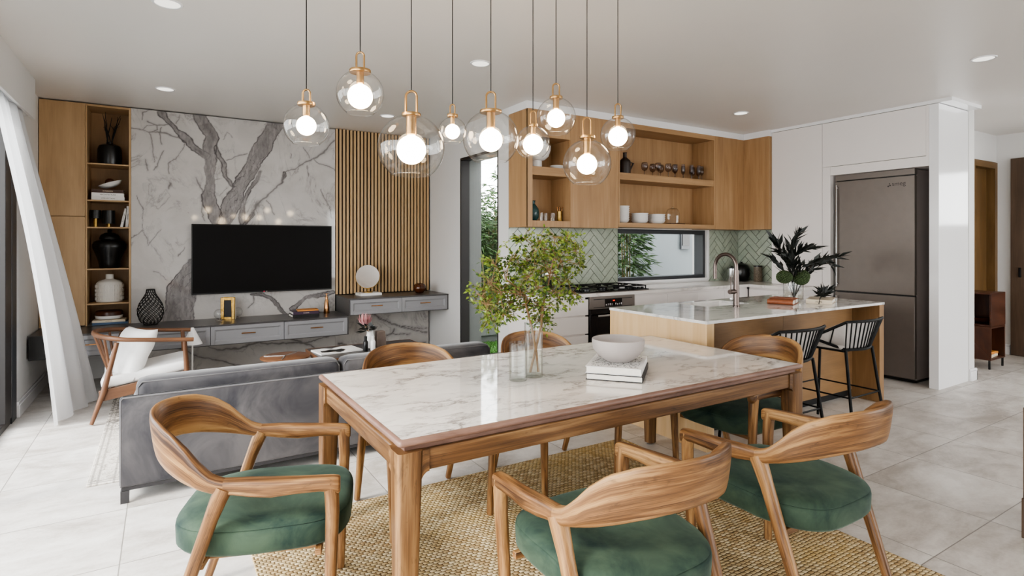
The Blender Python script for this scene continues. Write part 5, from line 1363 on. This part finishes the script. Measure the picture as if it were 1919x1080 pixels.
for _, x, y, z, R_, rb, zc, zl, zb, dz, lb in PD:
    t = thing('pendant_lamp', 'clear globe ' + lb, 'lamp', (x, y, z), 0, 'clear glass globe pendants over the dining table')
    zc -= z; zl -= z; zb -= z; rt = R_ * .30; th0 = math.acos(min(.99, zc / R_ * .985)) if zc < R_ else math.asin(.28); th1 = math.acos(-.82)
    mb = MB(); n = 22
    pr = [(R_ * math.sin(th0 + (th1 - th0) * k / n), R_ * math.cos(th0 + (th1 - th0) * k / n)) for k in range(n + 1)]
    mb.lathe(pr, (0, 0, 0), 48, cap=False)
    r1, z1 = pr[-1]; mb.lathe([(r1 - .001, z1), (r1 + .0012, z1 + .0008), (r1 + .0012, z1 - .0012), (r1 - .001, z1)], (0, 0, 0), 48, cap=False)
    mb.build('glass_globe', M['globe'], t, sharp=80)
    mb = MB(); rc = max(pr[0][0] + .006, R_ * .27); mb.lathe([(0, zc - .004), (rc, zc - .004), (rc + .001, zc), (rc, zc + .008), (rc * .6, zc + .010), (0, zc + .010)], (0, 0, 0), 28); mb.build('cap', M['brass'], t)
    mb = MB(); rn = R_ * .155; mb.lathe([(rn, zc - .002), (rn, rb + dz + .004), (rn * .8, rb + dz)], (0, 0, 0), 20); mb.build('socket', M['brass'], t)
    w = R_ * .165; top = zl - w; q = [(-w, 0, zc + .008), (-w, 0, top)] + [(-w * math.cos(PI * k / 10), 0, top + w * math.sin(PI * k / 10)) for k in range(1, 10)] + [(w, 0, top), (w, 0, zc + .008)]
    Rm = Matrix.Rotation(-.55, 4, 'Z'); mb = MB(); mb.tube([Rm @ Vector(p) for p in q], .0042 * (R_ / .1) ** .5, 10); mb.build('loop_handle', M['brass'], t)
    mb = MB(); mb.tube([(0, 0, zl - .004), (0, 0, ZC - z - .012)], .0022, 8); mb.build('cord', M['black'], t)
    mb = MB(); mb.lathe([(.028, ZC - z - .018), (.03, ZC - z - .001), (0, ZC - z - .001)], (0, 0, 0), 20); mb.build('ceiling_rose', M['brass'], t)
    mb = MB(); pr = [(max(1e-6, rb * math.sin(PI * k / 16)), dz - rb * math.cos(PI * k / 16)) for k in range(14)]; pr += [(rn * .78, dz + rb * .98), (rn * .78, dz + rb + .01)]
    mb.lathe(pr, (0, 0, 0), 28, cap=False); mb.build('bulb', M['bulb'], t, sharp=80)
# recessed downlights
DL = [((.022, 3.79), 'round recessed downlight at the top left edge of the picture'), ((.016, 5.905), 'recessed downlight near the oak cabinet and marble panel'), ((2.06, 5.895), 'recessed downlight in front of the slatted panel, half behind the pendants'),
      ((2.062, 3.80), 'recessed downlight above the middle of the ceiling behind the pendant cords'), ((5.19, 3.81), 'recessed downlight in front of the oak corner cabinet'), ((5.19, 1.735), 'recessed downlight at the right, nearest the hall')]
for (x, y), lb in DL:
    t = thing('downlight', lb, 'downlight', (x, y, ZC), 0, 'recessed ceiling downlights')
    mb = MB(); mb.lathe([(.064, -.0005), (.066, -.006), (.076, -.006), (.080, -.0005)], (0, 0, 0), 40); mb.build('trim_ring', M['gloss_white'], t)
    mb = MB(); mb.lathe([(.066, -.003), (0, -.003)], (0, 0, 0), 32); mb.build('diffuser', M['lamp'], t)

# ------------------------------------------------------------------ things on the kitchen shelves
zs = 1.623; yS = 4.70
lathe_obj('vase', 'teal', [(.035, 0), (.06, .03), (.068, .08), (.06, .125), (.035, .16), (.024, .175), (.028, .20), (.034, .205), (.026, .206)], (3.155, 4.72, zs), 'dark teal ceramic vase at the left of the lower oak niche', 'vase')
gl = ['ribbed glass beaker beside the teal vase in the oak niche', 'second ribbed glass beaker from the teal vase in the oak niche', 'ribbed glass beaker nearest the gold cup in the oak niche']
for i in range(3):
    t = thing('ribbed_glass', gl[i], 'glass', (3.255 + i * .068, 4.71 + .02 * (i % 2), zs), 0, 'ribbed glasses in the lower oak niche')
    mb = MB(); Rr = []
    for z, s_ in ((0, .9), (.003, 1), (.085, 1.05)): Rr.append([((.028 + .0022 * (k % 2)) * s_ * math.cos(2 * PI * k / 32), (.028 + .0022 * (k % 2)) * s_ * math.sin(2 * PI * k / 32), z) for k in range(32)])
    mb.rings(Rr, cap=False); mb.build('glass_wall', M['glass'], t, sharp=20)
    lathe_obj('base', 'glass', [(.026, .001), (.026, .006), (0, .006)], (0, 0, 0), parent=t)
t = thing('utensil_cup', 'slim gold cup with small spoons in the lower oak niche', 'cup', (3.465 - .02, 4.66, zs))
lathe_obj('cup', 'gold', [(.024, 0), (.025, .003), (.025, .105), (.022, .105), (.022, .01)], (0, 0, 0), parent=t)
mb = MB()
for dx, dy in ((-.02, .01), (.012, .015), (.03, -.005), (-.006, -.012)): mb.tube([(dx * .3, dy * .3, .012), (dx, dy, .135)], [.002, .003], 6); mb.sphere((dx * 1.08, dy * 1.08, .142), .008, 10)
mb.build('spoons', M['copper'], t)
lathe_obj('pedestal_bowl', 'white_ceramic', [(.06, 0), (.062, .005), (.06, .07), (.055, .076), (.09, .085), (.128, .12), (.148, .18), (.15, .222), (.144, .222), (.14, .18), (.12, .13), (.08, .10), (0, .095)], (3.185, 4.705, 2.151), 'large white pedestal bowl on the upper oak niche shelf', 'bowl', seg=36)
pl = ['lowest white plate of the small stack in the upper oak niche', 'middle white plate of the small stack in the upper oak niche', 'top white plate of the small stack in the upper oak niche']
for i in range(3): lathe_obj('plate', 'white_ceramic', [(.05, 0), (.064, .006), (.069, .012), (.066, .012), (.05, .006), (0, .005)], (3.408, 4.66, 2.151 + i * .0125), pl[i], 'plate', 'white plates in the upper oak niche')
t = thing('jug', 'dark brown bottle-shaped jug with angular handle on the upper long shelf', 'jug', (4.36, 4.68, 2.161))
lathe_obj('jug_body', 'jug', [(.058, 0), (.063, .005), (.066, .13), (.06, .155), (.035, .178), (.022, .19), (.02, .238), (.026, .245), (.02, .246)], (0, 0, 0), parent=t)
mb = MB(); mb.tube([(.05, 0, .145), (.125, 0, .135), (.06, 0, .03)], [.009, .011, .008], 8, flat=.6); mb.build('handle', M['jug'], t)
def stack(x, n, r, h, lbs, group):
    for i in range(n): lathe_obj('bowl', 'white_ceramic', [(r * .55, 0), (r * .62, .003), (r * .86, .016), (r, h), (r * .965, h), (r * .8, .018), (0, .010)], (x, 4.69, zs + i * (h * .52 + .0005)), lbs[i], 'bowl', group, seg=30)
stack(4.31, 7, .095, .045, ['white bowl at the very bottom of the tallest bowl stack'] + ['white bowl %s from the bottom of the tallest bowl stack' % w for w in ('second', 'third', 'fourth', 'fifth', 'sixth')] + ['white bowl on top of the tallest bowl stack, left on the long shelf'], 'white bowls in the tall stack')
stack(4.595, 4, .098, .045, ['bottom white bowl of the middle low stack', 'second white bowl up in the middle low stack', 'third white bowl up in the middle low stack', 'top white bowl of the middle low stack'], 'white bowls in the middle stack')
stack(4.86, 4, .100, .043, ['bottom white bowl of the low stack nearest the glass jar', 'second white bowl up in the stack nearest the glass jar', 'third white bowl up in the stack nearest the glass jar', 'top white bowl of the stack nearest the glass jar'], 'white bowls in the right stack')
t = thing('glass_jar', 'cut glass jar on a dark tray, right of the bowl stacks', 'jar', (5.14, 4.70, zs))
panel_box('tray', 'rosewood', t, (-.12, .12, -.08, .08, 0, .01))
mb = MB(); Rr = []
for z, r in ((.011, .068), (.016, .076), (.09, .080), (.13, .078), (.165, .066), (.185, .05)): Rr.append([((r + .003 * (k % 2)) * math.cos(2 * PI * k / 28), (r + .003 * (k % 2)) * math.sin(2 * PI * k / 28), z) for k in range(28)])
mb.rings(Rr, cap=False); mb.build('jar_wall', M['glass'], t, sharp=15); mb = MB(); mb.sphere((0, 0, .20), .016, 14); mb.lathe([(.05, .184), (.03, .19), (0, .192)], (0, 0, 0), 24); mb.build('lid', M['glass'], t)
# wine glasses
def wine(name, label, x, y, big):
    t = thing(name, label, 'glass', (x, y, 2.1612), 0, 'smoked stem glasses on the upper long shelf')
    if big: pr = [(.009, .07), (.028, .082), (.038, .105), (.039, .13), (.031, .165)]
    else: pr = [(.007, .07), (.020, .082), (.024, .10), (.0245, .13), (.021, .175)]
    lathe_obj('cup', 'smoke', pr, (0, 0, 0), parent=t, seg=24)
    mb = MB(); mb.lathe([(.03, 0), (.03, .002), (.006, .006), (.0035, .02), (.0035, .065), (.008, .071), (0, .072)], (0, 0, 0), 20); mb.build('stem', M['smoke'], t)
for i, (x, y) in enumerate(((4.70, 4.72), (4.855, 4.66), (4.87, 4.76), (5.01, 4.65), (5.0, 4.76), (5.13, 4.66))):
    wine('wine_glass', 'smoked round wine glass, %s along the shelf from the dark jug' % ('first', 'second in front', 'second behind', 'third in front', 'third behind', 'fourth')[i], x, y, True)
for i, (x, y) in enumerate(((5.20, 4.72), (5.25, 4.64), (5.35, 4.73), (5.385, 4.63), (5.48, 4.72), (5.50, 4.62), (5.56, 4.76), (5.60, 4.66), (5.63, 4.74))):
    wine('flute_glass', 'smoked flute glass, %s counted from the round wine glasses' % ('first', 'second', 'third', 'fourth', 'fifth', 'sixth', 'seventh', 'eighth', 'last')[i], x, y, False)

# ---- things on the kitchen worktop
ZW = .9085
t = thing('coffee_press', 'steel and black coffee press on the worktop behind the branches', 'coffee press', (3.28, 4.62, ZW))
lathe_obj('base_ring', 'steel_light', [(.055, 0), (.058, .004), (.058, .03), (.05, .034)], (0, 0, 0), parent=t)
lathe_obj('body', 'black', [(.05, .034), (.062, .05), (.064, .15), (.055, .155)], (0, 0, 0), parent=t)
lathe_obj('upper', 'steel_light', [(.052, .155), (.054, .30), (.05, .305)], (0, 0, 0), parent=t)
lathe_obj('lid', 'steel', [(.068, .305), (.07, .31), (.06, .32), (.015, .325), (.015, .345), (0, .347)], (0, 0, 0), parent=t)
mb = MB(); mb.tube([(-.055, -.02, .27), (-.11, -.03, .25), (-.11, -.03, .10), (-.06, -.02, .08)], .010, 8); mb.build('handle', M['black'], t)
t = thing('canister', 'brushed steel canister in the kitchen corner behind the tap', 'canister', (6.27, 4.74, ZW))
lathe_obj('canister_body', 'steel_light', [(.05, 0), (.052, .004), (.05, .165)], (0, 0, 0), parent=t); lathe_obj('lid', 'black', [(.05, .166), (.05, .178), (.015, .182), (.012, .195), (0, .196)], (0, 0, 0), parent=t)
t = thing('round_pot', 'big glossy black round pot in the kitchen corner', 'pot', (6.44, 4.72, ZW))
lathe_obj('pot_body', 'black_ceramic', [(.065, 0), (.09, .02), (.105, .08), (.105, .15), (.085, .2), (.06, .218), (.05, .218)], (0, 0, 0), parent=t); lathe_obj('lid', 'black_ceramic', [(.055, .219), (.03, .23), (.012, .235), (.016, .25), (0, .252)], (0, 0, 0), parent=t)
t = thing('tea_tin', 'patterned brown cylindrical tin with black lid in the kitchen corner', 'tin', (6.50, 4.52, ZW))
lathe_obj('tin_body', 'tin', [(.05, 0), (.052, .003), (.052, .19)], (0, 0, 0), parent=t); lathe_obj('lid', 'black', [(.053, .188), (.053, .206), (0, .208)], (0, 0, 0), parent=t)

# ---- things on the island
ZI = IZ + .0006
t = thing('notebook', 'tan leather wrapped notebook with a tie on the island', 'notebook', (4.595, 2.925, ZI), math.radians(22))
t.location = (4.58, 2.94, ZI)
mb = MB(); w, d, h = .27, .20, .042; Rr = []
for k in range(9): a = PI / 2 + PI * k / 8; Rr.append((-w / 2 + .018 + h / 2 * math.cos(a), h / 2 + h / 2 * math.sin(a)))
prof = [(w / 2, h)] + Rr + [(w / 2, 0)]; inn = [(w / 2, h - .004)] + [(x + .004, .004 + (z) * (h - .008) / h) for x, z in Rr] + [(w / 2, .004)]
mb.rings([[(x, -d / 2, z), (x, d / 2, z), (x2, d / 2, z2), (x2, -d / 2, z2)] for (x, z), (x2, z2) in zip(prof, inn)], smooth=False); mb.build('cover', M['leather'], t, sharp=50)
mb = MB(); mb.box(-w / 2 + .02, w / 2 - .006, -d / 2 + .006, d / 2 - .006, .0045, h - .0045); mb.build('pages', M['paper'], t)
mb = MB(); mb.box(-.03, w / 2 + .004, -d / 2 + .03, d / 2 + .002, h, h + .004).box(-.035, -.027, -d / 2 - .003, d / 2 + .003, h + .004, h + .007).box(-.035, -.027, -d / 2 - .003, -d / 2, -.0, h + .005); mb.build('flap_and_tie', M['leather'], t, bevel=.001)
t = thing('foliage_vase', 'clear glass vase of near-black foliage and green flower heads on the island', 'vase', (4.955, 3.08, ZI))
lathe_obj('glass_wall', 'glass', [(0, .01), (.081, .01), (.082, .165), (.086, .165), (.086, .004), (.08, 0), (0, 0)], (0, 0, 0), parent=t, seg=40)
lathe_obj('water', 'water', [(.080, .011), (.080, .085), (0, .085)], (0, 0, 0), parent=t)
O = Vector((4.955, 3.08, ZI))
DF = [[(4.967, 3.08, .90), (4.928, 3.10, 1.207), (4.85, 3.13, 1.323), (4.799, 3.15, 1.408)], [(4.967, 3.08, .90), (4.915, 3.07, 1.253), (4.889, 3.06, 1.377), (4.98, 3.05, 1.493)], [(4.954, 3.08, .91), (4.863, 3.03, 1.177), (4.76, 3.0, 1.271), (4.574, 2.97, 1.325)], [(4.967, 3.08, .91), (4.85, 3.0, 1.147), (4.723, 2.95, 1.226)], [(4.98, 3.08, .91), (5.074, 3.09, 1.11), (5.294, 3.11, 1.151), (5.554, 3.13, 1.236), (5.704, 3.15, 1.175)], [(4.98, 3.08, .91), (5.155, 3.06, 1.139), (5.379, 3.04, 1.23), (5.613, 3.03, 1.268)], [(4.974, 3.08, .90), (4.967, 3.02, 1.175), (5.101, 2.97, 1.219)], [(4.941, 3.08, 1.253), (4.967, 3.04, 1.33), (5.087, 3.0, 1.353)], [(4.96, 3.08, .9), (4.99, 3.2, 1.15), (4.98, 3.3, 1.25)]]
mb = MB(); lf = MB(); random.seed(9)
for s_ in DF:
    P = [Vector(p) - O for p in s_]; n = len(P); mb.tube(P, [.005 * (1 - .5 * k / n) for k in range(n)], 6)
    for a, b_ in zip(P[:-1], P[1:]):
        if b_.z < .2: continue
        for q in range(14):
            f = q / 14; p = a + (b_ - a) * f
            if p.z < .19: continue
            d = (b_ - a).normalized() + Vector((random.uniform(-.7, .7), random.uniform(-.8, .8), random.uniform(-.3, .6))) * .8
            leaf_quads(lf, p, d, random.uniform(.10, .18), random.uniform(.012, .019))
    d = (P[-1] - P[-2]).normalized()
    for q in range(5): leaf_quads(lf, P[-1], d + Vector((random.uniform(-.5, .5),) * 3), random.uniform(.05, .09), .009)
mb.build('stems', M['darkleaf'], t); lf.build('foliage', M['darkleaf'], t, sharp=180)
for c in ((4.785, 3.06, 1.095), (5.06, 3.06, 1.093), (4.93, 2.99, 1.08)):
    mb = MB(); c = Vector(c) - O
    for k in range(150):
        z = 1 - 2 * (k + .5) / 150; a = k * 2.39996; r = math.sqrt(1 - z * z); p = c + Vector((r * math.cos(a), r * math.sin(a), z * .85)) * .062
        mb.sphere(p, .0095, 6)
    mb.sphere(c, .056, 14); mb.build('flower_head', M['hydra'], t)
book('book', 'cream book lying under the dark sprig at the right of the island', (4.945, 2.815, ZI), .34, .20, .036, 'cover_cream', math.radians(24), 'l', None, text='HOME')
t = thing('leaf_sprig', 'dark leafy sprig lying across the cream book on the island', 'sprig', (4.95, 2.80, ZI + .04))
mb = MB(); mb.tube([(-.24, -.10, -.03), (-.10, -.03, .006), (.02, .0, .03), (.10, .03, .05)], [.004, .004, .003, .002], 6); mb.build('stem', M['darkleaf'], t)
mb = MB(); random.seed(12)
for k in range(46):
    q = random.uniform(.1, 1); p = Vector((-.10 + .2 * q, -.03 + .06 * q, .006 + .04 * q)); d = Vector((random.uniform(-.5, 1), random.uniform(-.8, .8), random.uniform(.0, 1.0)))
    leaf_quads(mb, p, d, random.uniform(.06, .12), .013)
mb.build('foliage', M['darkleaf'], t, sharp=180)

# ------------------------------------------------------------------ bar stools
def stool(label):
    t = thing('bar_stool', label, 'bar stool', (0, 0, 0), 0, 'black wire bar stools at the island')
    Z0, Z1 = .635, .845
    BL, BR, TL, TR = (-.175, -.185, Z0), (.175, -.185, Z0), (-.25, -.235, Z1), (.25, -.235, Z1)
    WL, WR = (-.235, .03, .70), (.235, .03, .70); r = .0105
    def curve(a, b_, n=8, bow=.05):
        a, b_ = Vector(a), Vector(b_); return [a + (b_ - a) * k / n - Vector((0, bow * math.sin(PI * k / n), 0)) for k in range(n + 1)]
    top = curve(TL, TR); bot = curve(BL, BR)
    mb = MB(); mb.tube([WL] + top + [WR], r, 8); mb.tube([WL] + bot + [WR], r, 8)
    mb.tube([WL, (-.225, .17, .695), (-.21, .20, .69), (-.19, .205, .66)], r, 8); mb.tube([WR, (.225, .17, .695), (.21, .20, .69), (.19, .205, .66)], r, 8)
    mb.build('back_frame', M['blackmetal'], t)
    mb = MB(); n = 13
    up = [Vector(WL) * .35 + Vector(TL) * .65] + curve(TL, TR, n - 1) + [Vector(WR) * .35 + Vector(TR) * .65]; lo = [Vector(WL) * .45 + Vector(BL) * .55] + curve(BL, BR, n - 1) + [Vector(WR) * .45 + Vector(BR) * .55]
    for a, b_ in zip(up, lo): mb.tube([a, b_], .0052, 6)
    mb.build('back_rods', M['blackmetal'], t)
    mb = MB(); A = [Vector(WL)] + curve(TL, TR) + [Vector(WR)]; B_ = [Vector(WL)] + curve(BL, BR) + [Vector(WR)]
    off = Vector((0, .022, 0)); mb.rings([[a + off + Vector((0, 0, -.008)), b_ + off + Vector((0, 0, .008)), b_ + off * 1.7 + Vector((0, 0, .008)), a + off * 1.7 + Vector((0, 0, -.008))] for a, b_ in zip(A, B_)], smooth=False); mb.build('back_pad', M['pad'], t, sharp=60)
    mb = MB(); cushion(mb, -.195, .195, -.175, .205, .628, .668, .016); mb.build('seat_pad', M['pad'], t, sharp=60)
    mb = MB(); mb.tube([(-.19, -.18, .625), (-.19, .205, .625), (.19, .205, .625), (.19, -.18, .625), (-.19, -.18, .625)], .008, 8); mb.build('seat_frame', M['blackmetal'], t)
    F = {}
    for sx in (-1, 1):
        for nm, y0, y1 in (('rear', -.19, -.27), ('front', .20, .245)):
            mb = MB(); mb.tube([(sx * .18, y0, .63), (sx * .225, y1, 0)], .0105, 8); mb.build('leg', M['blackmetal'], t)
    q = .30; f = lambda sx, y0, y1: (sx * (.225 + (.18 - .225) * q / .63), y1 + (y0 - y1) * q / .63, q)
    mb = MB(); a, b_, c, d = f(-1, -.19, -.27), f(-1, .20, .245), f(1, .20, .245), f(1, -.19, -.27); mb.tube([a, b_, c, d, a], .006, 6); mb.build('footrest', M['blackmetal'], t)
    return t
s0 = stool('black wire bar stool with grey seat, left one, behind the end dining chair'); s0.location = (3.53, 2.36, 0)
dup(s0, 'black wire bar stool with grey seat, right one, in full view at the island', (4.34, 2.38, 0), 0)

# ------------------------------------------------------------------ hall
t = thing('hall_shelf', 'low dark rosewood shelf of stacked open boxes in the hall', 'shelf', (7.78, 2.535, 0))
def open_box(nm, x0, x1, y0, y1, z0, z1, open_side, th=.018):
    B = []
    B += [(x0, x1, y0, y1, z0, z0 + th), (x0, x1, y0, y1, z1 - th, z1)]
    if open_side != 'f': B.append((x0, x1, y0, y0 + th, z0 + th, z1 - th))
    B.append((x0, x1, y1 - th, y1, z0 + th, z1 - th))
    if open_side != 'l': B.append((x0, x0 + th, y0 + (0 if open_side == 'f' else th), y1 - th, z0 + th, z1 - th))
    B.append((x1 - th, x1, y0 + (0 if open_side == 'f' else th), y1 - th, z0 + th, z1 - th))
    return panel_box(nm, 'rosewood', t, *B, bevel=.001)
open_box('lower_box', 0, .40, 0, .33, .10, .47, 'f'); open_box('upper_box', .03, .42, .005, .34, .471, .845, 'l')
for x in (.02, .385):
    for y in (.02, .31): panel_box('foot', 'black', t, (x - .012, x + .012, y - .008, y + .008, 0, .099))
g = 'books in the hall shelf'
book('book', 'cream book at the bottom of the pair in the hall shelf', (7.98, 2.66, .1185), .26, .18, .03, 'cover_cream', .1, 'f', g)
book('book', 'orange-brown book on top of the pair in the hall shelf', (7.99, 2.66, .149), .22, .16, .025, 'cover_orange', -.1, 'f', g)
lathe_obj('bowl', 'rosewood', [(.04, 0), (.09, .02), (.115, .06), (.108, .06), (.08, .025), (0, .015)], (8.0, 2.70, .4895), 'small wooden bowl inside the upper box of the hall shelf', 'bowl')
t = thing('sideboard', 'grey wooden sideboard just entering the picture at the right edge', 'sideboard', (3.47, .42, 0))
panel_box('body', 'door_dark', t, (.004, .42, 0, .59, .19, .62)); 
for x in (0.0, .38):
    for y in (.0, .55): panel_box('foot', 'door_dark', t, (x, x + .045, y, y + .045, 0, .189), bevel=.003)

# ------------------------------------------------------------------ camera, light
cam = bpy.data.cameras.new('camera'); co = bpy.data.objects.new('camera', cam); COL.objects.link(co)
F_ = 1059.55; cam.sensor_width = 36; cam.lens = F_ / 1919 * 36; cam.shift_y = -(540 - 456.2) / 1919
cam.clip_start = .05; cam.clip_end = 200
co.location = (0, 0, 1.40); co.rotation_euler = (PI / 2, 0, -(PI / 2 - 1.01783347)); SC.camera = co
w = bpy.data.worlds.new('sky'); SC.world = w; w.use_nodes = True; nt_ = w.node_tree
bg = nt_.nodes['Background']; tc = nt_.nodes.new('ShaderNodeTexCoord'); sp = nt_.nodes.new('ShaderNodeSeparateXYZ'); nt_.links.new(tc.outputs['Generated'], sp.inputs[0])
r = nt_.nodes.new('ShaderNodeValToRGB'); nt_.links.new(sp.outputs[2], r.inputs[0])
r.color_ramp.elements[0].position = .0; r.color_ramp.elements[0].color = (1, 1, 1, 1); r.color_ramp.elements[1].position = .7; r.color_ramp.elements[1].color = (.95, .97, 1, 1)
nt_.links.new(r.outputs[0], bg.inputs['Color']); bg.inputs['Strength'].default_value = 5.0
def lamp(name, typ, loc, rot, energy, size=None, size_y=None, col=(1, 1, 1), portal=False, spread=None):
    l = bpy.data.lights.new(name, typ); l.energy = energy; l.color = col
    if typ == 'AREA':
        l.shape = 'RECTANGLE'; l.size = size; l.size_y = size_y
        if portal: l.cycles.is_portal = True
        if spread: l.spread = spread
    if typ == 'SUN': l.angle = size
    o = bpy.data.objects.new(name, l); COL.objects.link(o); o.location = loc; o.rotation_euler = rot; return o
lamp('portal_left', 'AREA', (XL - .12, 1.7, 1.24), (0, -PI / 2, 0), 1, 2.4, 8.2, portal=True)
lamp('portal_rear', 'AREA', (6.35, YB - .12, 1.2), (PI / 2, 0, 0), 1, 4.7, 2.3, portal=True)
lamp('portal_tall_window', 'AREA', (X0 + .3, 5.54, 1.2), (0, PI / 2, 0), 1, 2.4, .9, portal=True)
lamp('portal_kitchen_window', 'AREA', (5.2, YK + .26, 1.26), (-PI / 2, 0, 0), 1, 1.5, .6, portal=True)
lamp('portal_hall', 'AREA', (XR + .12, 1.15, 2.0), (0, PI / 2, 0), 1, .8, 1.3, portal=True)
lamp('sun', 'SUN', (0, 0, 5), (math.radians(52), 0, math.radians(-75)), 2.8, math.radians(14), col=(1, .96, .9))
SC.cycles.use_denoising = True
try: SC.cycles.denoiser = 'OPENIMAGEDENOISE'
except Exception: pass
SC.cycles.max_bounces = 10; SC.cycles.diffuse_bounces = 6; SC.cycles.glossy_bounces = 4; SC.cycles.transparent_max_bounces = 24; SC.cycles.transmission_bounces = 6
SC.cycles.sample_clamp_indirect = 6; SC.cycles.caustics_reflective = False; SC.cycles.caustics_refractive = False; SC.cycles.blur_glossy = 1.0
SC.view_settings.view_transform = 'AgX'; SC.view_settings.look = 'AgX - Medium High Contrast'; SC.view_settings.exposure = 0.8
